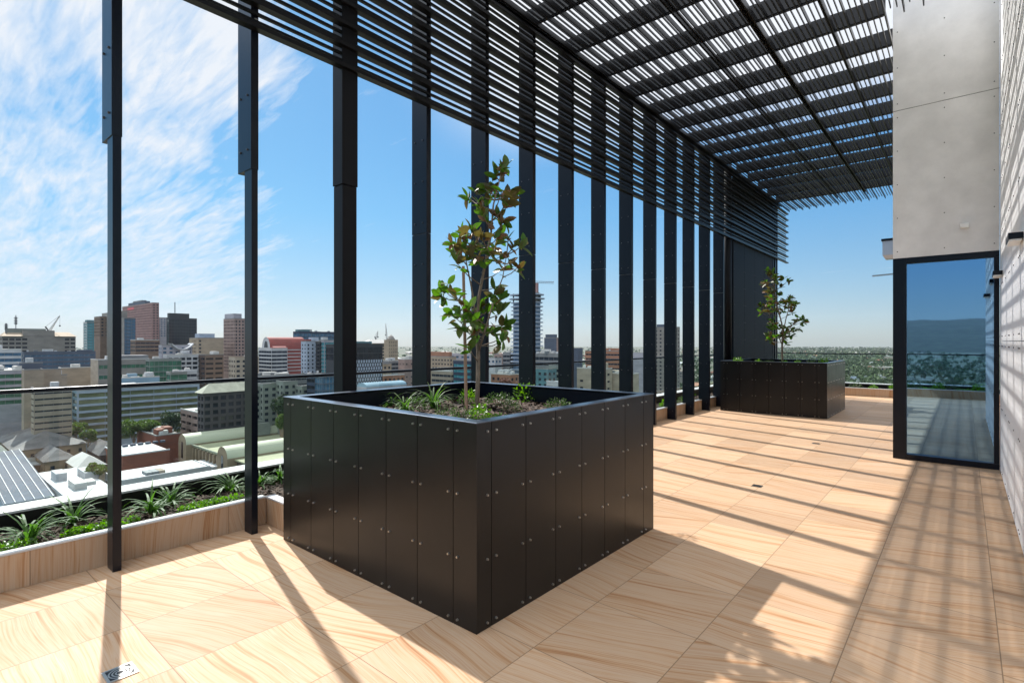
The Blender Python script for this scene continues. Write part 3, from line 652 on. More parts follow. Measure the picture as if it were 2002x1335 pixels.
# ================================================================== CITY BELOW AND BEYOND
G = -62.0
WC = {}
def wall(name, col, rough=.8, var=.12):
    if name not in WC: WC[name] = plain('wall_'+name, tuple(c*.56 for c in col), rough, 0, var*1.6, .12, stretch=(1, 1, 2.5))
    return WC[name]
wall('concrete', (.34, .32, .29)); wall('beige', (.46, .38, .29)); wall('sand', (.52, .42, .30)); wall('brown', (.26, .18, .13)); wall('pink', (.43, .31, .27))
wall('white', (.66, .68, .70)); wall('grey', (.28, .29, .30)); wall('dark', (.05, .055, .065)); wall('bluegrey', (.10, .13, .19)); wall('red', (.36, .07, .055), .6)
wall('redbrick', (.30, .10, .06)); wall('cream', (.56, .48, .37)); wall('navy', (.03, .05, .10)); wall('teal', (.12, .28, .32)); wall('orange', (.46, .22, .13)); wall('lightblue', (.30, .48, .62))
wall('palegreen', (.44, .47, .36)); wall('stone', (.40, .30, .19)); wall('greengrey', (.30, .335, .30)); wall('bluewhite', (.50, .60, .74)); wall('darkbrick', (.09, .08, .085)); wall('rose', (.42, .24, .22))
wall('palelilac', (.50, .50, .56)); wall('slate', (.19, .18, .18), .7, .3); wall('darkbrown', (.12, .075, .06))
g_dark = winmat('window_dark', (.02, .028, .04)); g_blue = winmat('window_blue', (.04, .10, .17)); g_teal = winmat('window_teal', (.05, .20, .24)); g_green = winmat('window_green', (.035, .11, .07)); g_black = winmat('window_black', (.010, .013, .02)); g_multi = winmat('window_mixed', (.10, .12, .06), vscale=.12)
m_rooflight = plain('roof_membrane', (.42, .42, .40), .7, 0, .12, .15); m_roofgrey = plain('roof_grey', (.19, .19, .185), .8, 0, .25, .12); m_roofwhite = plain('roof_white_metal', (.40, .42, .44), .5, 0, .15, .35, stretch=(1, .15, 1))
m_plant = plain('roof_plant', (.38, .40, .41), .6, 0, .2, .5); m_red = plain('red_sign', (.6, .03, .04), .4); m_craneg = plain('crane_paint', (.5, .5, .48), .5); m_pipe = plain('dark_plant', (.12, .14, .15), .6)
def facade(w, o, u, n, W, zt, rows, cols, fh, fw, fhh, rec, par, zb, rng=None, mull=None):
    """wall skin with recessed openings; returns list of (centre, width, height, u, n)"""
    o = Vector(o); u = Vector(u); n = Vector(n); up = Vector((0, 0, 1)); out = []
    def q(a0, a1, z0, z1, dep=0):
        pts = [o+u*a0+up*z0-n*dep, o+u*a1+up*z0-n*dep, o+u*a1+up*z1-n*dep, o+u*a0+up*z1-n*dep]; w.face(pts)
    cw = W/cols; z = zt
    q(0, W, zt-par, zt); z = zt-par
    for rI in range(rows):
        z1 = z; z0 = z-fh; oh = fh*fhh; a = z0+(fh-oh)*.45; b = a+oh
        q(0, W, z0, a); q(0, W, b, z1)
        prev = 0.0
        for cI in range(cols):
            c0 = cI*cw+cw*(1-fw)/2; c1 = c0+cw*fw
            if rng and not rng(cI/cols, rI): continue
            q(prev, c0, a, b); prev = c1
            A = o+u*c0+up*a; B = o+u*c1+up*a; Cc = o+u*c1+up*b; Dd = o+u*c0+up*b; r_ = n*rec
            for e, f in ((A, B), (B, Cc), (Cc, Dd), (Dd, A)): w.face([e, e-r_, f-r_, f])
            out.append(((A+Cc)/2-n*rec, c1-c0, oh, u, n))
        q(prev, W, a, b); z = z0
    q(0, W, zb, z)
    return out
PANE = {}
def place_windows(t, wins, glass, mull, cap=100, name='window'):
    base_o = ORG[t.name]; near = wins[:cap]; rest = wins[cap:]
    for (c, w, h, u, n) in near:
        key = (round(w, 2), round(h, 2), glass.name, mull)
        if key not in PANE:
            m = MB(); m.face([(-w/2, 0, -h/2), (w/2, 0, -h/2), (w/2, 0, h/2), (-w/2, 0, h/2)])
            if mull and w > mull*1.6:
                k = int(w/mull)
                for i in range(1, k): x = -w/2+w*i/k; m.box(x-.07, x+.07, -.12, -.01, -h/2, h/2, 1)
            me = bpy.data.meshes.new(name); me.from_pydata(m.v, [], m.f); me.materials.append(glass); me.materials.append(WC['bluewhite'] if glass == g_multi else (WC['dark'] if glass == g_black else WC['grey'])); me.polygons.foreach_set('material_index', m.m); PANE[key] = me
        o = bpy.data.objects.new(name, PANE[key]); C.objects.link(o); o.parent = t; o.location = c-base_o; o.rotation_euler = (0, 0, math.atan2(u.y, u.x))
    if rest:
        m = MB()
        for (c, w, h, u, n) in rest: m.face([c-u*w/2-Vector((0, 0, h/2)), c+u*w/2-Vector((0, 0, h/2)), c+u*w/2+Vector((0, 0, h/2)), c-u*w/2+Vector((0, 0, h/2))])
        tag(m.build('windows', glass, t), kind='stuff')
def zat(y, d): return H-(y-CY)/F*d
def dforh(h, y): return (H-G-h)*F/(y-CY)
ROOFR = random.Random(21)
def bld(name, label, l, c, r, y, d, wm, gm, style='punch', fh=3.6, bay=3.4, fw=.5, fhh=.5, rows=8, cat='building', group=None, roof=m_roofgrey, mull=None, tops=(), clutter=3, ymat=None, mask=None, maskx=None, rec=.35, yglass=None, par=1.0, noroof=False, tlist=None):
    if c > 830 and r-c > 1.2*(c-l): c = r-2; mask, maskx = maskx, mask
    p = P(c, y, d); x1, y0 = p.x, p.y; zt = p.z; y1 = on_x(r, x1); x0 = on_y(l, y0)
    if x1-x0 < 8: x0 = x1-8
    if y1-y0 < 8: y1 = y0+8
    t = thing(name, ((x0+x1)/2, (y0+y1)/2, G), label, cat, group)
    w = MB(); w.raw([(x0,y0,G),(x1,y0,G),(x1,y1,G),(x0,y1,G),(x0,y0,zt),(x1,y0,zt),(x1,y1,zt),(x0,y1,zt)], [(2,3,7,6),(3,0,4,7),(4,5,6,7)])
    rows = max(0, min(rows, int((zt-G-par-2)/fh)))
    WX, WY = y1-y0, x1-x0
    if style == 'blank': rows = 0
    colsx, colsy = (1, 1) if style in ('band', 'glass') else (max(1, round(WX/bay)), max(1, round(WY/bay)))
    if style == 'band': fw = .97; fhh_ = fhh; mull = mull or bay
    elif style == 'glass': fw = .985; fhh_ = .86; mull = mull or bay
    else: fhh_ = fhh
    wx = facade(w, (x1, y0, 0), (0, 1, 0), (1, 0, 0), WX, zt, rows, colsx, fh, fw, fhh_, rec, par, G, mask)
    wallo = None
    if ymat is None: w2 = w
    else: w2 = MB()
    wy = facade(w2, (x0, y0, 0), (1, 0, 0), (0, -1, 0), WY, zt, rows, colsy, fh, fw, fhh_, rec, par, G, maskx)
    w.build('wall', wm, t)
    if ymat is not None: w2.build('side_wall', ymat, t)
    if wx or wy:
        both = []
        if yglass: place_windows(t, wx, gm, mull, 60); place_windows(t, wy[::-1] if False else wy, yglass, mull, 40)
        else:
            i = 0; wy = wy
            while i < max(len(wx), len(wy)):
                if i < len(wx): both.append(wx[i])
                if i < len(wy): both.append(wy[i])
                i += 1
            place_windows(t, both, gm, mull)
    if not noroof:
        m = MB(); m.box(x0+.5, x1-.5, y0+.5, y1-.5, zt+.002, zt+.12); m.box(x0-.05, x1+.08, y0-.08, y0+.3, zt+.004, zt+.6); m.box(x1-.3, x1+.08, y0+.3, y1, zt+.004, zt+.6)
        m.build('roof', roof, t)
    for (f0, f1, g0, g1, hh, mm, nm) in tops:
        m = MB(); m.box(x1-(x1-x0)*g1, x1-(x1-x0)*g0, y0+(y1-y0)*f0, y0+(y1-y0)*f1, zt+.125, zt+hh); m.build(nm, mm, t)
    for k in range(clutter):
        a, b, e = ROOFR.uniform(.1, .75), ROOFR.uniform(.1, .6), ROOFR.uniform(.06, .2); hh = ROOFR.uniform(1.2, 3.2)
        m = MB(); xx = x1-(x1-x0)*b; yy = y0+(y1-y0)*a; m.box(xx-(x1-x0)*e-2, xx, yy, yy+(y1-y0)*e+1.5, zt+.125, zt+.125+hh)
        m.build('roof_plant', ROOFR.choice([m_plant, m_rooflight, wm]), t)
    if clutter >= 2 and roof is not m_roofwhite:
        for k in range(6):
            a, b = ROOFR.uniform(.05, .92), ROOFR.uniform(.08, .85); xx = x1-(x1-x0)*b; yy = y0+(y1-y0)*a; e = ROOFR.uniform(.5, 1.4); m = MB(); m.box(xx-e, xx+e*.6, yy-e, yy+e, zt+.125, zt+.125+ROOFR.uniform(.6, 2.0)); m.build('roof_plant', ROOFR.choice([m_plant, m_pipe, m_rooflight]), t)
    return t, (x0, x1, y0, y1, zt)
K = WC
# ---- far towers of the skyline
bld('office_tower', 'tall pinkish brown office tower with rounded dark top and red sign, tallest on the skyline', 239, 298, 311, 592, 750, K['rose'], g_dark, rows=15, fh=3.7, bay=3.9, fw=.5, fhh=.45, tops=[(.1, .9, .25, .8, 4.5, K['bluegrey'], 'plant_room'), (.15, .85, .35, .65, 6.5, K['grey'], 'plant_room')], clutter=0, yglass=g_dark)
p = P(298, 598, 750.5); m = MB(); m.box(on_y(250, p.y), on_y(262, p.y), p.y-.5, p.y-.1, zat(601, 760), zat(597, 760)); o = [x for x in C.objects if x.name.startswith('office_tower')][0]; m.build('sign', m_red, o)
bld('office_tower', 'pale blue grey slab tower peeping out between the pink tower and the black tower', 310, 313, 331, 621, 830, K['palelilac'], g_blue, rows=8, clutter=0, bay=5)
bt, be = bld('office_tower', 'black glass office tower with stepped roof and antenna mast', 326, 330, 385, 622, 640, K['dark'], g_black, 'glass', rows=14, fh=3.7, bay=3, tops=[(0.02, .72, 0, .9, 6.2, K['dark'], 'upper_floors')], clutter=0, roof=K['dark'])
m = MB(); q = P(342, 612, 641); m.bar(q, q+Vector((0, 0, 13)), .7, .7); m.build('antenna', K['dark'], bt)
bld('office_tower', 'grey and blue tower with pale concrete side wall in front of the pink tower', 197, 243, 265, 622, 560, K['bluegrey'], g_blue, 'glass', rows=15, bay=2.5, ymat=K['concrete'], maskx=lambda f, r: False, tops=[(.0, .5, .1, .95, 8, K['concrete'], 'lift_overrun')], clutter=0)
bld('office_tower', 'narrow brown tower partly behind the first post', 184, 196, 199, 619, 600, K['brown'], g_dark, rows=6, clutter=0, bay=4)
bld('office_tower', 'teal glass tower with pale left edge left of the first post', 163, 170, 187, 630, 690, K['teal'], g_teal, 'glass', rows=14, bay=2.8, ymat=K['white'], tops=[(.1, .9, .2, .8, 3.2, K['teal'], 'plant_room')], clutter=0)
bld('apartment_tower', 'tall pinkish apartment tower with small square windows beside the second post', 437, 459, 503, 623, 560, K['pink'], g_dark, rows=16, fh=3.5, bay=3.4, fw=.55, fhh=.5, tops=[(.0, .35, .1, .9, 5.5, K['palelilac'], 'upper_floors')], clutter=0)
bt, be = bld('office_building', 'windowless brown office block with narrow blue box on its roof', 370, 387, 437, 661, 530, K['sand'], g_dark, rows=4, bay=4, mask=lambda f, r: f < .12, maskx=lambda f, r: .3 < f < .8, tops=[(.12, .72, .2, .7, 4.6, K['bluewhite'], 'plant_room')], clutter=0)
bld('office_building', 'low brown building with flat roof and dark ribbon windows below the pink tower', 255, 265, 312, 665, 520, K['brown'], g_dark, 'band', rows=3, fhh=.45, clutter=1, roof=m_rooflight)
bt, be = bld('civic_building', 'pale building with long white bowl shaped canopy on its roof', 311, 316, 376, 675, 480, K['palelilac'], g_blue, rows=2, bay=5, clutter=0)
m = MB(); m.sm = True; n = 14
for k in range(n):
    def cpt(i, s, dz): yy = be[2]+(be[3]-be[2])*(.28+.7*i/n); zz = be[4]-4.5+5.0*abs(2*i/n-1)**2; return (be[1]+2+s, yy, zz+dz)
    m.face([cpt(k, 3, 0), cpt(k+1, 3, 0), cpt(k+1, 3, 1.3), cpt(k, 3, 1.3)]); m.face([cpt(k, 3, 1.3), cpt(k+1, 3, 1.3), cpt(k+1, -10, 1.3), cpt(k, -10, 1.3)]); m.face([cpt(k, -10, 0), cpt(k+1, -10, 0), cpt(k+1, 3, 0), cpt(k, 3, 0)])
m.build('canopy', m_roofwhite, bt)
# ---- hospital-like block with crane
bt, be = bld('hospital_block', 'broad grey brown concrete block with blank centre and tan hipped eaves at far left', -4, 4, 148, 657, 520, K['concrete'], g_black, rows=5, fh=6.5*.62, bay=4.6, fw=.8, fhh=.5, mask=lambda f, r: f < .27 or (f > .72 and (int(f*60) % 3 > 0)), tops=[(.27, .70, .02, .8, 6.0, K['concrete'], 'lift_tower'), (.08, .6, .3, .8, 7.8, K['greengrey'], 'plant_room')], clutter=0, noroof=True)
m = MB()
for f0, f1 in ((-.01, .27), (.70, 1.01)):
    ya, yb = be[2]+(be[3]-be[2])*f0, be[2]+(be[3]-be[2])*f1; xa = be[1]+2; zt = be[4]
    m.raw([(xa, ya, zt), (xa, yb, zt), (xa-14, yb-(4 if f1 > 1 else 0), zt+4.5), (xa-14, ya+(4 if f0 < 0 else 0), zt+4.5), (xa-30, ya, zt), (xa-30, yb, zt)], [(0, 1, 2, 3), (3, 2, 5, 4), (0, 3, 4), (1, 5, 2), (0, 4, 5, 1)])
m.build('roof', K['sand'], bt)
def mast(label, px, y0, y1, d, w=.5, name='antenna_mast'):
    t = thing(name, P(px, y0, d), label, 'antenna'); q = P(px, y0, d); z1 = zat(y1, d)
    m = MB(); m.bar(q, (q.x, q.y, z1), w, w); m.build('mast', K['grey'], t)
    m = MB(); 
    for k, f in enumerate((.45, .62, .8)): zz = q.z+(z1-q.z)*f; m.bar((q.x-CS*2, q.y-SN*2, zz), (q.x+CS*2, q.y+SN*2, zz), .35, .35); m.box(q.x-.9, q.x+.9, q.y-.9, q.y+.9, zz-1.2, zz+1.0)
    m.build('aerials', K['grey'], t); return t
mast('thick dark aerial mast at the far left roof edge', 12, 652, 632, 505, 1.4)
mast('thin lattice aerial mast with drums on the hospital roof', 31, 645, 616, 515, .6)
def luffing_crane(label, bx, by, tx, ty, d, mh=0, w=1.3):
    t = thing('tower_crane', P(bx, by, d), label, 'crane', 'tower cranes over the city')
    a, b = P(bx, by, d), P(tx, ty, d); m = MB()
    if mh: m.bar((a.x, a.y, a.z-mh), a, w*1.3, w*1.3); m.build('mast', m_craneg, t)
    m = MB(); dirv = (b-a).normalized(); side = dirv.cross(Vector((-SN, CS, 0))).normalized()*w*.5
    m.bar(a+side, b, w*.3, w*.3); m.bar(a-side, b, w*.3, w*.3); n = 14
    for k in range(n): m.bar(a.lerp(b, k/n)+side*(1-k/n)*(1 if k % 2 else -1), a.lerp(b, (k+1)/n)-side*(1-(k+1)/n)*(1 if k % 2 else -1), w*.2, w*.2)
    m.build('jib', m_craneg, t)
    m = MB(); back = a+Vector((-dirv.x*7, -dirv.y*7, 5)); m.bar(a, back, w*.5, w*.5); m.bar(back, b, .16, .16); m.bar(b, b-Vector((0, 0, (b.z-a.z)*.6)), .14, .14); m.box(b.x-.6, b.x+.6, b.y-.6, b.y+.6, b.z-(b.z-a.z)*.6-1.4, b.z-(b.z-a.z)*.6); m.build('rigging', K['dark'], t)
    return t
luffing_crane('pale luffing crane leaning right above the hospital block', 96, 648, 117, 617, 560, 8, 2.0)
luffing_crane('short pale crane jib left of the cream octagonal tower', 735, 665, 739, 647, 700, 6, 1.8)
luffing_crane('taller pale crane jib rising steeply beside the cream octagonal tower', 757, 668, 754, 633, 700, 10, 2.0)
# ---- left mid ground
bld('office_building', 'long dark blue grey office block with faint horizontal bands', 42, 46, 187, 689, 440, K['bluegrey'], g_blue, 'band', rows=8, fhh=.4, clutter=2, roof=K['bluegrey'])
bld('office_building', 'white office building with horizontal louvres at the far left edge', -30, -8, 42, 684, 330, K['white'], g_blue, 'band', rows=4, fhh=.55, roof=m_rooflight, clutter=1)
bld('office_building', 'white and green glazed low office at the left edge above the rail', -30, -8, 46, 726, 292, K['palelilac'], g_green, 'band', rows=5, fhh=.6, roof=m_rooflight, clutter=2)
bld('service_tower', 'narrow beige stair shaft beside the green glazed office', 44, 47, 55, 724, 285, K['beige'], g_dark, 'blank', clutter=0)
bld('office_building', 'plain blue grey windowless block between beige shafts', 34, 37, 84, 711, 305, K['bluegrey'], g_dark, 'blank', clutter=1, roof=K['grey'], rows=0)
bld('service_tower', 'thin pale shaft at the right side of the plain blue grey block', 83, 84, 89, 723, 300, K['beige'], g_dark, 'blank', clutter=0)
bld('warehouse', 'sand coloured flat block in front of the dark blue office', 116, 119, 182, 720, 370, K['sand'], g_dark, 'blank', clutter=1, roof=m_rooflight)
bld('warehouse', 'low sand coloured annexe left of the sand block', 98, 101, 122, 734, 350, K['beige'], g_dark, 'blank', clutter=1)
bld('office_building', 'tan fine louvred office block just below the rail at left', 62, 66, 141, 760, 268, K['beige'], g_dark, 'band', rows=9, fh=3.0, fhh=.3, clutter=1)
bt, be = bld('office_building', 'long office with pale blue horizontal bands and mixed green glazing behind the glass', 139, 150, 390, 764, 303, K['bluewhite'], g_multi, 'band', rows=9, fh=3.75, fhh=.66, bay=2.8, mull=11.5, clutter=3, roof=m_roofgrey, ymat=K['lightblue'], rec=.9)
bld('office_building', 'beige office with dark ribbon windows and pale end wall right of the first post', 177, 192, 292, 704, 360, K['concrete'], g_green, 'band', rows=4, fh=7.0, fhh=.36, mull=2.5, ymat=K['cream'], maskx=lambda f, r: False, tops=[(.35, 1.0, .1, .8, 2.8, K['grey'], 'plant_room')], clutter=1, roof=m_rooflight)
bt, be = bld('office_building', 'emerald green glass office building between beige and white blocks', 288, 292, 355, 703, 352, K['greengrey'], g_green, 'glass', rows=8, bay=2.6, clutter=1, roof=m_roofgrey)
bld('office_building', 'lower pale green glazed annexe right of the emerald building', 330, 333, 366, 729, 340, K['greengrey'], g_green, 'glass', rows=4, bay=4, clutter=1)
bld('warehouse', 'light blue low flat building just above the rail', 231, 235, 312, 740, 328, K['lightblue'], g_dark, 'blank', clutter=3, roof=m_rooflight)
bld('apartment_building', 'white gridded apartment block with deep balconies and umbrellas on top', 322, 326, 388, 695, 392, K['white'], g_dark, rows=8, fh=3.4, bay=4.2, fw=.82, fhh=.6, rec=1.4, clutter=2, roof=m_rooflight)
bld('office_building', 'small white stepped block with two pale roofs below the gridded apartments', 356, 359, 378, 726, 350, K['white'], g_dark, 'band', rows=3, clutter=1, roof=m_roofwhite)
bld('brick_building', 'brown brick building with dark brown end and gabled roof', 383, 401, 437, 694, 402, K['brown'], g_black, rows=8, fh=3.7, bay=8, fw=.8, fhh=.42, ymat=K['darkbrown'], clutter=0, tops=[(.5, .8, .1, .5, 2.6, m_rooflight, 'skylight')])  # end wall in a darker brown than the front
bld('apartment_building', 'cream apartment building with square windows beside the second post', 447, 460, 506, 699, 385, K['cream'], g_dark, rows=7, fh=3.5, bay=4.5, fw=.55, fhh=.45, clutter=1, roof=K['sand'])
def hip(t, be, hh, mat, over=1.2, off=0):
    x0, x1, y0, y1, zt = be; x0 -= over; x1 += over; y0 -= over; y1 += over; m = MB(); a = min(x1-x0, y1-y0)/2
    if y1-y0 > x1-x0: r0, r1 = ((x0+x1)/2, y0+a, zt+hh), ((x0+x1)/2, y1-a, zt+hh); fs = [(0, 1, 4), (1, 2, 5, 4), (2, 3, 5), (3, 0, 4, 5)]
    else: r0, r1 = (x0+a, (y0+y1)/2, zt+hh), (x1-a, (y0+y1)/2, zt+hh); fs = [(0, 1, 5, 4), (1, 2, 5), (2, 3, 4, 5), (3, 0, 4)]
    z = zt+.01+off
    m.raw([(x0, y0, z), (x1, y0, z), (x1, y1, z), (x0, y1, z), r0, r1], fs+[(3, 2, 1, 0)]); return m.build('roof', mat, t)
bt, be = bld('brick_building', 'dark grey brick office with grid of square windows and pale hipped roof', 391, 398, 502, 769, 272, K['darkbrick'], g_black, rows=6, fh=3.6, bay=3.6, fw=.66, fhh=.6, clutter=0, noroof=True)
hip(bt, be, 4.5, plain('pale_sheet_roof', (.34, .33, .26), .6, 0, .2, .3))
# ---- red vaulted building
def vault(t, x0, x1, y0, y1, zt, hh, mat, name='vault_roof', n=16, ends=None):
    m = MB(); m.sm = True; xm = (x0+x1)/2; rx = (x1-x0)/2
    pt = lambda k, y: (xm+math.cos(math.pi*k/n)*rx, y, zt+math.sin(math.pi*k/n)*hh)
    for k in range(n): m.face([pt(k, y0), pt(k, y1), pt(k+1, y1), pt(k+1, y0)])
    m.build(name, mat, t); m = MB(); m.face([pt(k, y0+.02) for k in range(n+1)]); m.face([pt(k, y1-.02) for k in range(n, -1, -1)]); m.build('gable_end', ends or mat, t)
bt, be = bld('vaulted_building', 'red office building with barrel vaulted roof and white floor bands', 512, 528, 598, 682, 432, K['red'], g_dark, 'blank', clutter=0, noroof=True)
vault(bt, be[0], be[1], be[2], be[3], be[4], 9.6, K['red'], ends=K['white'])
m = MB()
for k in range(7):
    z = be[4]-k*2.9-1.0; m.box(be[1]-.1, be[1]+.5, be[2], be[3]+.5, z-.35, z+.35)
m.box(be[0]-.5, be[0]+1.5, be[2]-.6, be[2]-.1, be[4], be[4]+1) ; m.build('white_bands', K['white'], bt)
m = MB(); m.sm = False; xm = (be[0]+be[1])/2; n = 12; m.face([(xm+math.cos(math.pi*k/n)*3.2, be[2]-.05, be[4]+1+math.sin(math.pi*k/n)*5.5) for k in range(n+1)]); m.build('window', g_dark, bt)
bt2, be2 = bld('office_building', 'lower white banded bay with curved red hood in front of the red vaulted building', 505, 531, 562, 682, 412, K['white'], g_dark, 'band', rows=7, fh=2.95, fhh=.62, clutter=0, roof=m_rooflight, mull=4)
vault(bt2, be2[1]-7, be2[1]-.2, be2[2]+2, be2[3], be2[4]-1.5, 3.4, K['red'], 'red_hood')
bld('office_building', 'dark navy glass block behind the red vaulted building', 573, 584, 657, 649, 520, K['navy'], g_blue, 'glass', rows=7, bay=4, clutter=2, roof=K['navy'], tops=[(.0, .3, .1, .6, 2.5, K['teal'], 'plant_room')])
bld('apartment_building', 'white apartment block with small square windows right of the red building', 596, 599, 624, 668, 402, K['bluewhite'], g_dark, rows=12, fh=2.9, bay=3.6, fw=.42, fhh=.5, clutter=0, tops=[(.5, 1.0, .1, .8, 3.4, K['bluewhite'], 'upper_floors'), (.1, .5, .3, .8, 1.8, K['red'], 'plant_room')])
bld('apartment_building', 'narrow dark balcony stack between white and teal apartments', 623, 624.6, 633, 668, 404, K['dark'], g_black, 'band', rows=12, fh=2.9, clutter=0)
bld('apartment_building', 'teal glass apartment block just left of the round column', 632, 634, 662, 666, 402, K['palelilac'], g_teal, 'glass', rows=12, fh=2.9, bay=3.5, clutter=1)
bld('apartment_building', 'long grey green apartment row with dark recesses behind the glass', 492, 496, 652, 737, 296, K['grey'], g_dark, 'band', rows=7, fh=3.2, fhh=.3, clutter=3, roof=m_roofgrey)
for i, (a, b) in enumerate([(496, 506), (514, 543), (554, 582), (591, 613)]):
    bld('apartment_building', ('narrow pale green block with windows touching the second post', 'pale green block with three window columns, nearest the second post', 'pale green block with three window columns in the middle of the row', 'pale green block with two window columns at the right of the row')[i], a-.6, a, b, 747+([10, 5, 0, 9][i]), 286, K['greengrey'], g_dark, rows=7, fh=3.3, bay=3.4, fw=.5, fhh=.5, clutter=0)
bld('apartment_building', 'dark slab with balconies right of the pale green row', 614, 615, 629, 734, 282, K['navy'], g_black, 'band', rows=6, clutter=0)
bld('office_building', 'smooth blue grey block behind the glass left of the round column', 629, 631, 656, 733, 276, K['bluegrey'], g_blue, 'glass', rows=9, bay=1.6, clutter=0)
# ---- pink building with rooftop plant
bt, be = bld('car_park_building', 'rose brick building with dark openings and crowded rooftop plant', 353, 424, 546, 816, dforh(24, 816), K['pink'], g_black, rows=4, fh=4.0, bay=9, fw=.85, fhh=.45, rec=1.2, clutter=0, roof=m_rooflight, maskx=lambda f, r: True, mask=lambda f, r: r > 0)
rr = random.Random(4)
for k in range(22):
    xx = rr.uniform(be[0]+4, be[1]-5); yy = rr.uniform(be[2]+3, be[3]-5); s = rr.uniform(1, 3.2); m = MB(); m.box(xx-s, xx+s*.6, yy-s*.7, yy+s, be[4]+.125, be[4]+rr.uniform(.9, 2.6)); m.build('roof_plant', rr.choice([m_plant, m_rooflight, K['greengrey']]), bt)
m = MB(); sx, sz = be[1]-6.5, be[4]-6.2
m.box(sx, sx+.45, be[2]-.25, be[2]-.05, sz, sz+3); m.box(sx+1.3, sx+1.7, be[2]-.25, be[2]-.05, sz+1.2, sz+3); m.box(sx+1.7, sx+2.6, be[2]-.25, be[2]-.05, sz+1.2, sz+1.6); m.box(sx+2.6, sx+3.05, be[2]-.25, be[2]-.05, sz, sz+3); m.build('sign', m_lampw, bt)
m = MB(); m.box(be[0]+8, be[1]-12, be[2]+16, be[3]-14, be[4]+.125, be[4]+3.6); m.build('plant_room', K['palegreen'], bt)
# ---- market building with twin green vaults
mk = thing('market_hall', (-265, 125, G), 'pale green market hall with long barrel vaulted roof ridges and arched sandstone ends', 'building')
m_vgreen = plain('copper_green_roof', (.40, .42, .31), .55, 0, .14, .12, stretch=(1, .08, 1)); m_flatg = plain('green_flat_roof', (.29, .30, .19), .8, 0, .15, .1)
dA, dB = dforh(14, 868), dforh(14, 893); A_, B_ = P(350, 868, dA), P(440, 893, dB); Y_0 = 94; zs = G+14
for q in (A_, B_):
    vault(mk, q.x-5.2, q.x+5.2, Y_0, Y_0+92, zs, 4.6, m_vgreen, ends=K['stone'])
    m = MB(); m.box(q.x-5.2, q.x+5.2, Y_0, Y_0+92, G, zs-.01); m.build('wall', K['stone'], mk)
    m = MB(); n = 10; m.face([(q.x-1, Y_0-.08, zs-7), (q.x+1, Y_0-.08, zs-7)]+[(q.x+math.cos(math.pi*k/n), Y_0-.08, zs+math.sin(math.pi*k/n)) for k in range(n+1)]); m.build('window', g_black, mk)
m = MB(); m.box(A_.x+5.2, B_.x-5.2, Y_0+3, Y_0+92, zs-1.3, zs-.7); m.box(B_.x+5.2, B_.x+26, Y_0+3, Y_0+92, zs-1.3, zs-.7); m.build('flat_roof', m_flatg, mk)
m = MB(); m.box(A_.x+5.2, B_.x-5.2, Y_0+4, Y_0+90, G, zs-1.31); m.box(B_.x+5.2, B_.x+26, Y_0+4, Y_0+90, G, zs-1.31); m.build('inner_wall', K['darkbrown'], mk)
for k in range(9):
    x = A_.x+7+k*(B_.x-A_.x-14)/8; m = MB(); m.box(x-.5, x+.5, Y_0+2, Y_0+3, G, zs-1.31); m.build('column', K['stone'], mk)
m = MB(); m.bar((A_.x+5.2, Y_0+2.6, zs-.2), (B_.x-5.2, Y_0+2.6, zs-.2), .5, .5); m.build('gutter', K['palegreen'], mk)
ytw = on_x(512, A_.x+5); m = MB(); m.box(A_.x-6, A_.x+6, ytw-3, ytw+4, zs, zs+6.2); m.box(A_.x-3, A_.x+3, ytw-1.5, ytw+2.5, zs+6.2, zs+7.6); m.build('vent_tower', K['teal'] if False else K['greengrey'], mk)
# ---- low foreground roofs
bt, be = bld('brick_hall', 'red brick hall with bright white metal roof and skylights', 205, 240, 332, 892, dforh(12, 892), K['redbrick'], g_dark, 'blank', clutter=0, roof=m_roofwhite)
for k in range(6):
    m = MB(); yy = be[2]+6+k*3.2; m.box(be[1]-26, be[1]-24, yy, yy+2, be[4]+.125, be[4]+1.1); m.build('skylight', K['bluegrey'], bt)
m = MB(); xx, yy = be[1]-9, be[3]-12; m.raw([(xx-6, yy-7, be[4]+.13), (xx+6, yy-7, be[4]+.13), (xx+6, yy+7, be[4]+.13), (xx-6, yy+7, be[4]+.13), (xx, yy, be[4]+2.6)], [(0, 1, 4), (1, 2, 4), (2, 3, 4), (3, 0, 4)]); m.build('roof_lantern', m_roofwhite, bt)
bld('brick_building', 'low dark red brick building with cluttered flat roof left of the market hall', 268, 305, 353, 853, dforh(15, 853), K['redbrick'], g_dark, 'blank', clutter=9, roof=m_roofgrey)
bt, be = bld('warehouse', 'long white metal roofed shed with grey walls directly below the terrace', 205, 233, 411, 942, dforh(9, 942), K['white'], g_dark, 'band', rows=1, fh=5, fhh=.4, clutter=0, roof=m_roofwhite)
for k, f in enumerate((.30, .37, .44)):
    m = MB(); yy = be[2]+(be[3]-be[2])*f; m.box(be[1]-9, be[1]-3, yy, yy+2.2, be[4]+.13, be[4]+1.2); m.build('roof_plant', (m_pipe, m_pipe, K['beige'])[k], bt)
bld('warehouse', 'white flat roofed shed with round dark roof vents left of the first post', 70, 128, 228, 975, dforh(8, 975), K['white'], g_dark, 'blank', clutter=4, roof=m_roofwhite)
bld('warehouse', 'white flat roof at the far end of the long shed below the glass', 380, 415, 500, 915, dforh(8.5, 915), K['white'], g_dark, 'blank', clutter=2, roof=m_roofwhite)
bt, be = bld('glasshouse', 'pale blue shed with ribbed grey metal roof at the lower left edge', -40, 10, 104, 985, dforh(7, 985), K['bluewhite'], g_dark, 'blank', clutter=0, noroof=True)
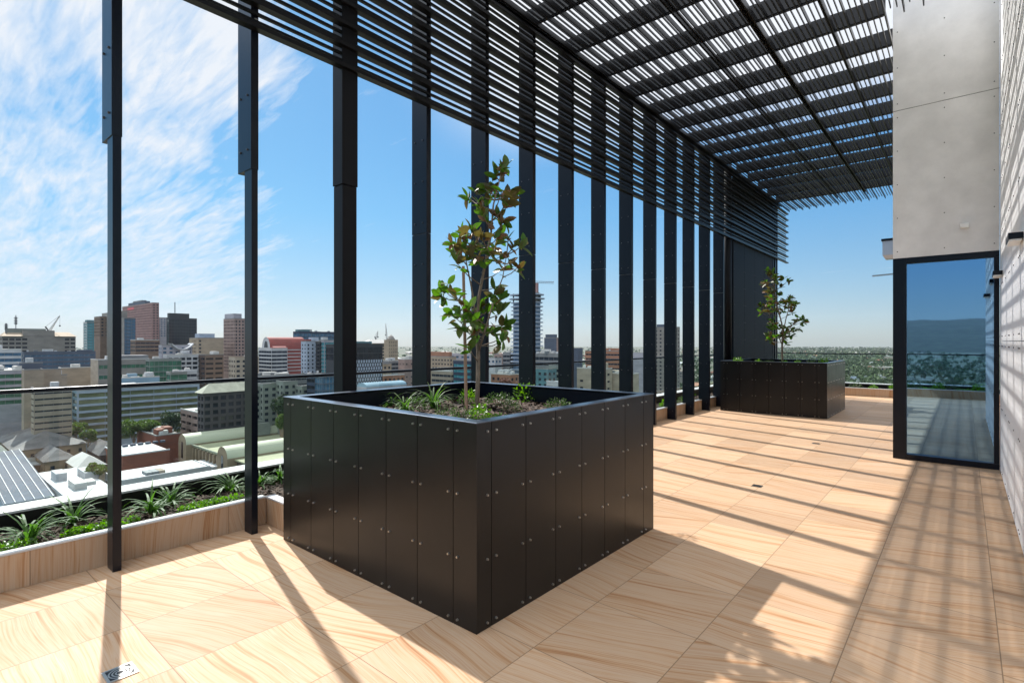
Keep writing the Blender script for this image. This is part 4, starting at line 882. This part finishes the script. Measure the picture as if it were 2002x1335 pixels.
m = MB(); x0, x1, y0, y1, zt = be; m.raw([(x1+.6, y0-.6, zt), (x1+.6, y1+.6, zt), (x0, y1+.6, zt+7), (x0, y0-.6, zt+7), (x0, y0, zt), (x0, y1, zt)], [(0, 1, 2, 3), (0, 3, 4), (1, 5, 2)]); m.build('roof', K['bluegrey'], bt)
m = MB()
for k in range(6): yy = y0+(y1-y0)*k/5; m.bar((x1+.6, yy, zt+.15), (x0, yy, zt+7.15), .22, .2)
m.build('roof_ribs', m_roofwhite, bt)
def gable_house(label, l, c, r, y, h, hh, wm, rm, name='stone_building', ov=.8):
    bt, be = bld(name, label, l, c, r, y, dforh(h, y), wm, g_dark, 'punch', rows=2, fh=4, bay=4.5, fw=.3, fhh=.45, clutter=0, noroof=True); hip(bt, be, hh, rm, ov); return bt, be
gable_house('old sandstone hall with weathered slate hipped roofs, largest of its cluster', -5, 26, 168, 882, 12, 6.5, K['stone'], K['slate'])
gable_house('small sandstone wing with slate hipped roof in front of the old hall', 60, 88, 146, 903, 9, 4.5, K['stone'], K['slate'])
gable_house('sandstone cottage with pale green grey hipped roof at the left edge', -40, -10, 22, 905, 9, 4, K['stone'], K['greengrey'])
gable_house('small building with pale hipped roof just left of the first post', 130, 152, 205, 915, 8, 4.2, K['cream'], m_rooflight)
bld('shed', 'low shed with white strip roof in front of the sandstone hall', 8, 24, 84, 916, dforh(6, 916), K['brown'], g_dark, 'blank', clutter=2, roof=m_roofwhite)
gable_house('low dark roofed house with pale barge edge beside the red brick hall', 170, 196, 238, 890, 9, 5, K['darkbrown'], K['slate'])
bt, be = bld('office_building', 'brown brick office with sweeping white roof at the left edge behind the glass', -60, -20, 150, 812, 318, K['pink'], g_black, 'band', rows=4, fh=4.2, fhh=.5, clutter=0, noroof=True)
m = MB(); x0, x1, y0, y1, zt = be; m.raw([(x1+2.5, y0-2, zt+.2), (x1+2.5, y1+3, zt+.2), (x0, y1+3, zt+3.0), (x0, y0-2, zt+3.4), (x1+2.5, y0-2, zt-.5), (x1+2.5, y1+3, zt-.5), (x0, y1+3, zt-.5), (x0, y0-2, zt-.5)], [(0, 1, 2, 3), (4, 5, 1, 0), (5, 6, 2, 1), (6, 7, 3, 2), (7, 4, 0, 3)]); m.build('roof', m_roofwhite, bt)
m = MB(); m.box(x1-20, x1-7, y0+(y1-y0)*.62, y0+(y1-y0)*.9, zt+.3, zt+6.5); m.build('plant_room', K['greengrey'], bt)
bt, be = bld('office_building', 'low building with pale sloping metal roof at the left edge below the rail', -60, -30, 44, 792, 345, K['greengrey'], g_dark, 'blank', clutter=0, noroof=True); hip(bt, be, 4, m_roofwhite)
# ---- right of the round column
bt, be = bld('office_building', 'dark office block with checkered white window panels on its lower floors', 640, 652, 748, 675, 300, K['dark'], g_black, 'glass', rows=2, fh=3.8, bay=3, clutter=0, roof=K['dark'], tops=[(.1, .8, .2, .7, 2.2, K['teal'], 'plant_room'), (.45, .75, .02, .1, 1.2, K['dark'], 'sign_base')])
x0, x1, y0, y1, zt = be; cnt = 0; pm = bpy.data.meshes.new('window'); pm.from_pydata([(0, 0, 0), (0, 1.05, 0), (0, 1.05, 1.75), (0, 0, 1.75)], [], [(0, 1, 2, 3)]); pm.materials.append(WC['bluewhite'])
for rI in range(12):
    for cI in range(60):
        yy = y1-1.5-cI*1.75-(rI % 2)*.8; zz = zt-10.5-rI*2.15
        if yy < on_x(694, x1) or cnt > 150: continue
        o = bpy.data.objects.new('window', pm); C.objects.link(o); o.parent = bt; o.location = Vector((x1+.12, yy, zz))-ORG[bt.name]; cnt += 1
bt, be = bld('office_tower', 'cream octagonal tower with pointed cap among the low buildings', 755, 760, 778, 664, 560, K['sand'], g_dark, rows=8, fh=3.5, bay=2.4, fw=.3, clutter=0, noroof=True, maskx=lambda f, r: False)
x0, x1, y0, y1, zt = be; m = MB(); cx, cy = (x0+x1)/2, (y0+y1)/2; rd = min(x1-x0, y1-y0)/2
vs = [(cx+math.cos(R(22.5+45*k))*rd*s, cy+math.sin(R(22.5+45*k))*rd*s, z) for s, z in ((1.05, zt), (1.05, zt+1.2), (.75, zt+2.2), (.75, zt+3)) for k in range(8)]+[(cx, cy, zt+5.2)]
m.raw(vs, [(8*j+k, 8*j+(k+1) % 8, 8*j+8+(k+1) % 8, 8*j+8+k) for j in range(3) for k in range(8)]+[(24+k, 24+(k+1) % 8, 32) for k in range(8)]); m.build('roof', K['concrete'], bt)
bt, be = bld('office_building', 'cream banded wing with flat hat roof left of the octagonal tower', 716, 720, 757, 671, 575, K['cream'], g_dark, 'band', rows=6, fh=3.4, fhh=.4, clutter=0, noroof=True); hip(bt, be, 4, m_rooflight, 3)
bld('apartment_building', 'pinkish cream block with small dark windows left of the fourth fin', 788, 791, 835, 703, 430, K['pink'], g_dark, rows=7, fh=5.2, bay=5, fw=.28, fhh=.25, clutter=2, roof=m_rooflight)
bld('brick_building', 'low red brick building with white roof above the checkered block', 746, 750, 791, 735, 372, K['orange'], g_dark, rows=2, bay=4, clutter=0, roof=m_roofwhite)
bld('brick_building', 'small tan block beside the checkered office', 746, 749, 758, 712, 420, K['sand'], g_dark, rows=2, clutter=0)
bld('office_building', 'grey low block with white signboard behind the red brick building', 757, 760, 792, 706, 470, K['grey'], g_dark, 'band', rows=2, clutter=2, roof=m_rooflight)
bt, be = bld('sports_hall', 'low hall with blue curved roof just above the foreground planter edge', 712, 717, 795, 757, 248, K['palelilac'], g_dark, 'blank', clutter=0, noroof=True)
vault(bt, be[0], be[1], be[2], be[3], be[4], 1.8, WC['lightblue'], n=10)
bld('apartment_building', 'cream and orange stepped apartments right of the fourth fin', 838, 846, 881, 698, 470, K['sand'], g_dark, rows=7, fh=3.6, bay=4.2, fw=.5, fhh=.4, clutter=3, tops=[(.0, .35, .0, .9, 4.5, K['orange'], 'upper_floors')])
bld('office_building', 'pale grey block behind the young tree trunk', 879, 882, 922, 692, 470, K['palelilac'], g_blue, rows=3, bay=6, clutter=1, roof=m_rooflight)
bld('office_building', 'dark banded glass office behind the young tree trunk', 886, 890, 922, 706, 330, K['navy'], g_teal, 'band', rows=8, fh=3.5, clutter=0)
bld('office_building', 'low brown office left of the wooden stake below the rail', 843, 848, 884, 727, 360, K['beige'], g_dark, 'band', rows=4, fhh=.45, clutter=3, roof=m_rooflight)
bld('office_building', 'white narrow block beside the fifth fin', 952, 955, 970, 700, 430, K['white'], g_blue, rows=2, bay=5, clutter=0)
bld('office_building', 'pinkish block with rounded corner left of the unfinished tower', 966, 969, 984, 693, 480, K['pink'], g_dark, rows=4, bay=4, clutter=0)
bld('office_building', 'dark grey ribbed block left of the unfinished tower', 983, 986, 999, 690, 450, K['grey'], g_dark, 'band', rows=6, clutter=1)
bld('shop_row', 'low tan buildings with pale roof at the foot of the unfinished tower', 960, 966, 1000, 733, 330, K['orange'], g_dark, rows=2, bay=4, clutter=4, roof=m_rooflight)
# unfinished tower
ut = P(1040, 575, 430); x1, y0 = ut.x, ut.y; x0 = on_y(997, y0); y1 = on_x(1063, x1); zt = ut.z
t = thing('unfinished_tower', ((x0+x1)/2, (y0+y1)/2, G), 'tall round edged tower under construction with stacked open floor slabs', 'building')
def rrect(e, n=4):
    pts = []; rr_ = 4.5
    for (cx_, cy_, a0) in ((x1-rr_, y0+rr_, -90), (x1-rr_, y1-rr_, 0), (x0+rr_, y1-rr_, 90), (x0+rr_, y0+rr_, 180)):
        for k in range(n+1): a = R(a0+90*k/n); pts.append((cx_+math.cos(a)*(rr_+e), cy_+math.sin(a)*(rr_+e)))
    return pts
k = 0; z = zt
while z > -25 and k < 30:
    m = MB(); e = .9 if k > 1 else 2.2; pts = rrect(e+(.5 if k % 2 else 0)); n = len(pts)
    m.raw([(a, b, z) for a, b in pts]+[(a, b, z+.85) for a, b in pts], [(i, (i+1) % n, n+(i+1) % n, n+i) for i in range(n)]+[tuple(range(n, 2*n)), tuple(range(n-1, -1, -1))]); m.build('floor_slab', K['bluewhite'], t); z -= 3.25; k += 1
m = MB(); pts = rrect(-.8); n = len(pts); m.raw([(a, b, G) for a, b in pts]+[(a, b, zt-6) for a, b in pts], [(i, (i+1) % n, n+(i+1) % n, n+i) for i in range(n)]+[tuple(range(n, 2*n))]); m.build('glazing', winmat('window_tower', (.10, .16, .24), vscale=.25), t)
m = MB(); m.box(x1-9, x1-3, y0+8, y0+14, zt-6, zt+2.4); m.build('lift_core', K['concrete'], t)
m = MB()
for i in range(0, n, 2): a, b = pts[i]; m.box(a-.3, a+.3, b-.3, b+.3, zt-6, zt+1.6)
m.build('column_starters', K['grey'], t)
# hammerhead crane
cb = P(1050, 575, 452); t = thing('tower_crane', (cb.x, cb.y, G), 'horizontal jib tower crane above the unfinished tower', 'crane', 'tower cranes over the city')
zt2 = zat(553, 452); m = MB(); m.bar((cb.x, cb.y, G), (cb.x, cb.y, zt2), 1.8, 1.8); m.build('mast', K['rose'], t)
e = P(1083, 553.5, 452); bk = P(1040, 552.5, 452); m = MB()
for dz in (0, 1.5): m.bar((bk.x, bk.y, zt2+dz), (e.x, e.y, zt2-.5+dz*.8), .35, .35)
for k in range(10): a = bk.lerp(e, k/10); b = bk.lerp(e, (k+1)/10); m.bar((a.x, a.y, zt2), (b.x, b.y, zt2+1.4), .22, .22)
m.build('jib', K['grey'], t)
bld('apartment_tower', 'beige slab tower with dark left side beside the unfinished tower', 1064, 1072, 1090, 661, 560, K['pink'], g_dark, 'blank', ymat=K['bluegrey'], clutter=0, tops=[(0, .4, .1, .9, 4, K['bluegrey'], 'plant_room')])
bld('office_building', 'flat roofed glass and brown block below the unfinished tower', 1034, 1042, 1095, 693, 330, K['grey'], g_dark, 'band', rows=3, fh=3.4, fhh=.6, clutter=3, roof=m_roofgrey)
bld('apartment_building', 'grey balconied apartments right below the unfinished tower', 1074, 1077, 1098, 716, 300, K['greengrey'], g_dark, rows=8, fh=3.1, bay=4, fw=.7, fhh=.55, rec=1, clutter=0)
bld('apartment_building', 'pale teal apartments between the sixth and seventh fins', 1040, 1046, 1073, 722, 290, K['teal'], g_dark, rows=8, fh=3.1, bay=4, fw=.5, clutter=0)
bld('office_building', 'small white block with corner windows between the fins', 1078, 1080, 1096, 748, 262, K['white'], g_dark, 'band', rows=2, fh=3.4, clutter=0, roof=m_roofwhite)
bld('office_building', 'narrow blue grey slab right of the seventh fin', 1117, 1122, 1132, 681, 500, K['bluegrey'], g_dark, 'blank', clutter=0)
bld('brick_building', 'orange brick office with ribbon windows seen between the eighth and ninth fins', 1144, 1152, 1216, 687, 520, K['orange'], g_dark, 'band', rows=5, fh=4.6, fhh=.35, clutter=2, tops=[(.4, .9, .1, .6, 3, K['orange'], 'upper_floors')])
bld('warehouse', 'cream rendered block with two dark windows between the seventh and eighth fins', 1128, 1133, 1185, 722, 300, K['cream'], g_dark, rows=3, fh=4, bay=6, fw=.35, fhh=.3, mask=lambda f, r: f < .2 and r > 0, clutter=2, roof=m_rooflight)
bld('warehouse', 'cream windowless shed right of the eighth fin', 1176, 1180, 1238, 732, 300, K['cream'], g_dark, 'blank', clutter=3, roof=m_rooflight)
bld('office_building', 'plain pale block between the ninth and tenth fins', 1234, 1238, 1268, 690, 430, K['palelilac'], g_dark, 'blank', clutter=1, roof=m_rooflight)
bld('apartment_tower', 'slender grey residential tower with rows of small windows between the far fins', 1279, 1284, 1323, 640, 417, K['concrete'], g_dark, rows=20, fh=3.1, bay=3.6, fw=.45, fhh=.45, clutter=0, tops=[(.1, .5, .1, .9, 2.6, K['bluegrey'], 'plant_room')])
bt, be = bld('office_tower', 'blue glass tower with spire glimpsed beside the far round column', 1401, 1405, 1443, 532, 330, K['bluegrey'], g_blue, 'glass', rows=24, bay=3, clutter=0)
q = P(1413, 532, 332); m = MB(); m.bar(q, q+Vector((0, 0, 12)), .8, .8); m.build('antenna', K['grey'], bt)
bt, be = bld('civic_building', 'orange ended arcade building with row of arched openings in the parkland', 1697, 1790, 1792, 719, 1000, K['cream'], g_dark, rows=1, fh=9, bay=6.5, fw=.45, fhh=.7, clutter=0, roof=m_rooflight, maskx=lambda f, r: f > .03)
m = MB(); m.box(be[0]-.5, be[0]+5, be[2]-.6, be[2]+12, G, be[4]+.7); m.build('end_bay', K['orange'], bt)
bld('warehouse', 'white box building among the trees at the right horizon', 1729, 1790, 1792, 698, 1500, K['cream'], g_dark, 'blank', clutter=0, roof=m_roofwhite)
for i, (l, c, y, mt, lb) in enumerate([(1652, 1690, 741, 'bluewhite', 'pale hall roofs at the edge of the parkland, left one'), (1690, 1737, 737, 'white', 'long white canopy roof in front of the arcade building'), (1702, 1765, 745, 'lightblue', 'pale blue low hall in front of the white canopy'), (1657, 1686, 749, 'white', 'white low roof nearest the far planting bed')]):
    bld('hall', lb, l, c, c+1, y, dforh(9, y), K[mt], g_dark, 'band' if i % 2 else 'blank', rows=1, fh=5, clutter=1, roof=m_roofwhite)

# ---- background fill: mid-rise blocks and houses
fr_ = random.Random(12); n = 0
walls = ['concrete', 'beige', 'sand', 'pink', 'white', 'grey', 'cream', 'redbrick', 'orange', 'palelilac', 'brown']
for k in range(46):
    c = fr_.uniform(-60, 1340); d = fr_.uniform(380, 1100); h = fr_.uniform(9, 22); wd = fr_.uniform(18, 45)*F/d
    y = CY+(H-G-h)*F/d
    bld('city_block', 'unremarkable low city block among the buildings in the distance', c-wd*.25, c, c+wd*.8, y, d, K[fr_.choice(walls)], g_dark, 'band', rows=2, fh=4, fhh=.4, clutter=2, group='low city blocks in the distance', roof=fr_.choice([m_rooflight, m_roofgrey, m_roofwhite]))
hm = []
for k in range(5):
    m = MB(); wx, wy, hh = 6+k, 8+1.5*k, 4.2; m.box(-wx, wx, -wy, wy, 0, hh, 0, 'tb'); e = .7
    m.raw([(-wx-e, -wy-e, hh), (wx+e, -wy-e, hh), (wx+e, wy+e, hh), (-wx-e, wy+e, hh), (0, -wy*.5, hh+3.4), (0, wy*.5, hh+3.4)], [(0, 1, 4), (1, 2, 5, 4), (2, 3, 5), (3, 0, 4, 5)], 1)
    me = bpy.data.meshes.new('house'); me.from_pydata(m.v, [], m.f); me.materials.append(K[['cream', 'sand', 'white', 'redbrick', 'pink'][k]]); me.materials.append([K['orange'], m_roofgrey, m_roofwhite, K['redbrick'], m_rooflight][k]); me.polygons.foreach_set('material_index', m.m); hm.append(me)
for k in range(280):
    c = fr_.uniform(700, 1770) if k > 40 else fr_.uniform(0, 700); d = 620*math.exp(fr_.random()*1.6)
    p = P(c, CY, d); o = bpy.data.objects.new('suburban_house', hm[fr_.randrange(5)]); C.objects.link(o); o.location = (p.x, p.y, G+.05); o.rotation_euler = (0, 0, fr_.choice([0, R(90)]))
    s = fr_.uniform(1.0, 1.9); o.scale = (s, s, 1.1); tag(o, 'tiny low house among the distant suburban trees', 'house', 'suburban houses toward the horizon')

# ---- trees
def crown(m, c, rx, ry, rz, n, r, L=.9, lobes=7):
    lb = [(Vector((r.uniform(-.6, .6)*rx, r.uniform(-.6, .6)*ry, r.uniform(-.35, .6)*rz)), r.uniform(.35, .6)) for _ in range(lobes)]
    for k in range(n):
        o, s = r.choice(lb); d = rdir(r); q = Vector(c)+o+Vector((d.x*rx*s, d.y*ry*s, d.z*rz*s))*r.uniform(.75, 1.05)
        e = rdir(r); f = e.cross(rdir(r)); 
        if f.length < .1: continue
        f.normalize(); l = L*r.uniform(.6, 1.3); m.face([q-e*l*.5, q+f*l*.4, q+e*l*.5, q-f*l*.4])
def city_tree(label, px, ytop, d, wpx, mat, seed, hcrown=8):
    r = random.Random(seed); p = P(px, ytop, d); w = wpx/2*d/F; t = thing('street_tree', (p.x, p.y, G), label, 'tree', 'street trees between the buildings')
    m = MB(); crown(m, (p.x, p.y, p.z-hcrown*.5), w, w, hcrown*.5, 1600, r, 1.1, 10); m.build('crown', mat, t)
    m = MB(); zc = p.z-hcrown*.6; m.tube([(p.x, p.y, G), (p.x+.3, p.y, (G+zc)/2), (p.x, p.y, zc)], [.5, .4, .25], 7)
    for k in range(5): d_ = rdir(r, .2, .8); m.tube([(p.x, p.y, (G+zc)/2+k*.4), (p.x+d_.x*w*.6, p.y+d_.y*w*.6, zc+d_.z*2)], [.22, .08], 5)
    m.build('trunk', m_bark, t)
city_tree('broad yellow green tree behind the sandstone hall', 150, 826, 285, 44, m_city_leaf, 1, 8)
city_tree('yellow green tree touching the first post, right of the broad one', 172, 838, 272, 26, m_city_leaf, 2, 7)
city_tree('round bright green tree right of the first post in front of the banded office', 262, 820, 288, 46, m_city_leaf, 3, 9)
city_tree('smaller bright tree joined to the right of the round one', 294, 821, 290, 34, m_city_leaf, 4, 8)
city_tree('dark tree in front of the banded office near the pink building', 334, 806, 297, 34, m_city_leaf2, 5, 11)  # darker leaf colour than the bright trees beside it
city_tree('dark olive tree between the pink building and the pale green apartments', 548, 770, 282, 36, m_city_leaf2, 6, 16)
city_tree('green tree just left of the foreground planter behind the pink building', 553, 806, 262, 24, m_city_leaf, 7, 9)
city_tree('low lime tree beside the small pale hipped building', 190, 905, 219, 34, m_city_leaf, 8, 5)
city_tree('reddish bare branched tree at the foot of the unfinished tower', 990, 737, 300, 26, plain('russet_leaf', (.20, .09, .06), .8, 0, .4, .8), 9, 7)
# far woods: one leaf-cloud mass each
def woods(name, label, n, place, seed, mat):
    r = random.Random(seed); m = MB()
    for k in range(n):
        x, y, s = place(r); q0 = Vector((x, y, G)); d = math.hypot(x, y); nl = 46 if d < 900 else (22 if d < 2000 else 10); L = s*(.5 if d < 900 else (.75 if d < 2000 else 1.15))
        for j in range(nl):
            dd = rdir(r, -.2, 1); q = q0+Vector((dd.x*s, dd.y*s, dd.z*s*.75+s*.85))*1.0; q = q0+Vector((dd.x*s*.9, dd.y*s*.9, s*.9+dd.z*s*.8))
            e = rdir(r)*L*r.uniform(.3, .7); f = rdir(r)*L*r.uniform(.3, .7); m.face([q-e, q+f, q+e, q-f])
    return tag(m.build(name, mat, org=(0, 0, G)), label, kind='stuff')
def pl_front(r):
    px = r.uniform(-80, 1800); d = 560*math.exp(r.random()**.8*2.2); p = P(px, CY, d); return p.x, p.y, r.uniform(3.5, 7.5)
def pl_right(r):
    px = r.uniform(1430, 1800); d = 560*math.exp(r.random()**.8*2.2); p = P(px, CY, d); return p.x, p.y, r.uniform(4, 9)
woods('suburban_trees', 'hazy tree canopy of the suburbs running to the horizon', 4200, pl_front, 3, m_city_leaf2)
woods('parkland_trees', 'green parkland tree canopy beyond the far balustrade', 2600, pl_right, 4, plain('park_leaf', (.055, .085, .03), .8, 0, .5, .02))
def pl_back(r):
    y = -260*math.exp(r.random()*2.6); return r.uniform(-.9, .9)*abs(y)*.6-20, y, r.uniform(5, 9)
woods('parkland_trees', 'dark tree belt behind the terrace seen reflected in the door', 3200, pl_back, 6, m_city_leaf2)
mq = P(1800, 734, 700); mq.y = 17.96-mq.y; t = thing('marquee', (mq.x, mq.y, G), 'white peaked marquee on the lawn seen reflected in the door', 'tent')
m = MB(); s = 17; m.raw([(mq.x-s, mq.y-9, G+4), (mq.x+s, mq.y-9, G+4), (mq.x+s, mq.y+9, G+4), (mq.x-s, mq.y+9, G+4), (mq.x-6, mq.y, G+9), (mq.x+6, mq.y, G+9)], [(0, 1, 5, 4), (1, 2, 5), (2, 3, 4, 5), (3, 0, 4), (3, 2, 1, 0)]); m.build('canopy', m_roofwhite, t)
m = MB()
for a in (-s, s):
    for b in (-9, 9): m.bar((mq.x+a, mq.y+b, G), (mq.x+a, mq.y+b, G+4), .3, .3)
m.build('poles', m_plant, t)

# ---- ground, hills
mg, t_, b_ = newmat('city_ground'); c_ = N(t_, 'ShaderNodeTexCoord'); v_ = N(t_, 'ShaderNodeTexVoronoi', i_Scale=.022); t_.links.new(c_.outputs['Object'], v_.inputs['Vector'])
n_ = N(t_, 'ShaderNodeTexNoise', i_Scale=.006, i_Detail=5.0); t_.links.new(c_.outputs['Object'], n_.inputs['Vector'])
sv = N(t_, 'ShaderNodeSeparateColor'); t_.links.new(v_.outputs['Color'], sv.inputs[0])
ca = ramp(t_, sv.outputs[0], [(0, (.09, .09, .085)), (.3, (.05, .075, .03)), (.55, (.16, .13, .10)), (.7, (.06, .09, .035)), (.88, (.30, .28, .25)), (1, (.07, .09, .05))], 'CONSTANT')
cb_ = ramp(t_, n_.outputs[0], [(.4, (.05, .08, .03)), (.6, (.10, .095, .08))])
mx_ = N(t_, 'ShaderNodeMix', data_type='RGBA'); mx_.inputs[0].default_value = .55; t_.links.new(ca, mx_.inputs[6]); t_.links.new(cb_, mx_.inputs[7]); t_.links.new(mx_.outputs[2], b_.inputs['Base Color']); b_.inputs['Roughness'].default_value = .9
m = MB(); RG = 6600; n = 96; m.face([(math.cos(2*math.pi*k/n)*RG, math.sin(2*math.pi*k/n)*RG, G) for k in range(n)])
tag(m.build('city_ground', mg, org=(0, 0, G)), 'flat plain of streets and suburbs reaching the horizon', kind='structure')
m = MB(); m.box(-420, 300, -700, -120, G+.02, G+.06)
tag(m.build('park_lawn', plain('lawn', (.06, .12, .03), .9, 0, .3, .02)), 'green park lawn behind the building', kind='structure')
from mathutils import noise
m = MB(); m.sm = True; nx, ny = 220, 40; vs = []
for j in range(ny+1):
    for i in range(nx+1):
        x = -5600+11200*i/nx; y = -3900-j*98; f = min(1, j/ny*1.25); z = G+(272+42*noise.noise((x*.0009, 1.7, 0))+18*noise.noise((x*.004, y*.003, 3)))*(f**.8)*(.45+.55*min(1, max(0, (x+3600)/3000)))+30*noise.noise((x*.0018, y*.002, 9))*f
        vs.append((x, y, max(G-1, z+noise.noise((x*.02, y*.02, 5))*9)))
m.raw(vs, [(j*(nx+1)+i+1, j*(nx+1)+i, (j+1)*(nx+1)+i, (j+1)*(nx+1)+i+1) for j in range(ny) for i in range(nx)])
tag(m.build('hills', plain('hill_forest', (.035, .05, .028), .95, 0, .1, .02, col2=(.006, .010, .008)), org=(0, -5000, G)), 'wooded hill range behind the building seen reflected in the door', kind='structure')
# ---- the air
m = MB(); m.box(-7200, 7200, -8300, 7200, G-1.5, 300)
hz = m.build('haze', [], org=(0, 0, G)); tag(hz, 'thin pale blue summer haze over the city', kind='stuff')
mh = bpy.data.materials.new('haze'); mh.use_nodes = True; th = mh.node_tree; th.nodes.clear()
pv = N(th, 'ShaderNodeVolumePrincipled'); pv.inputs['Color'].default_value = (.75, .87, 1, 1); pv.inputs['Density'].default_value = 2.8e-5; pv.inputs['Anisotropy'].default_value = .2
oo = N(th, 'ShaderNodeOutputMaterial'); th.links.new(pv.outputs[0], oo.inputs['Volume']); hz.data.materials.append(mh)
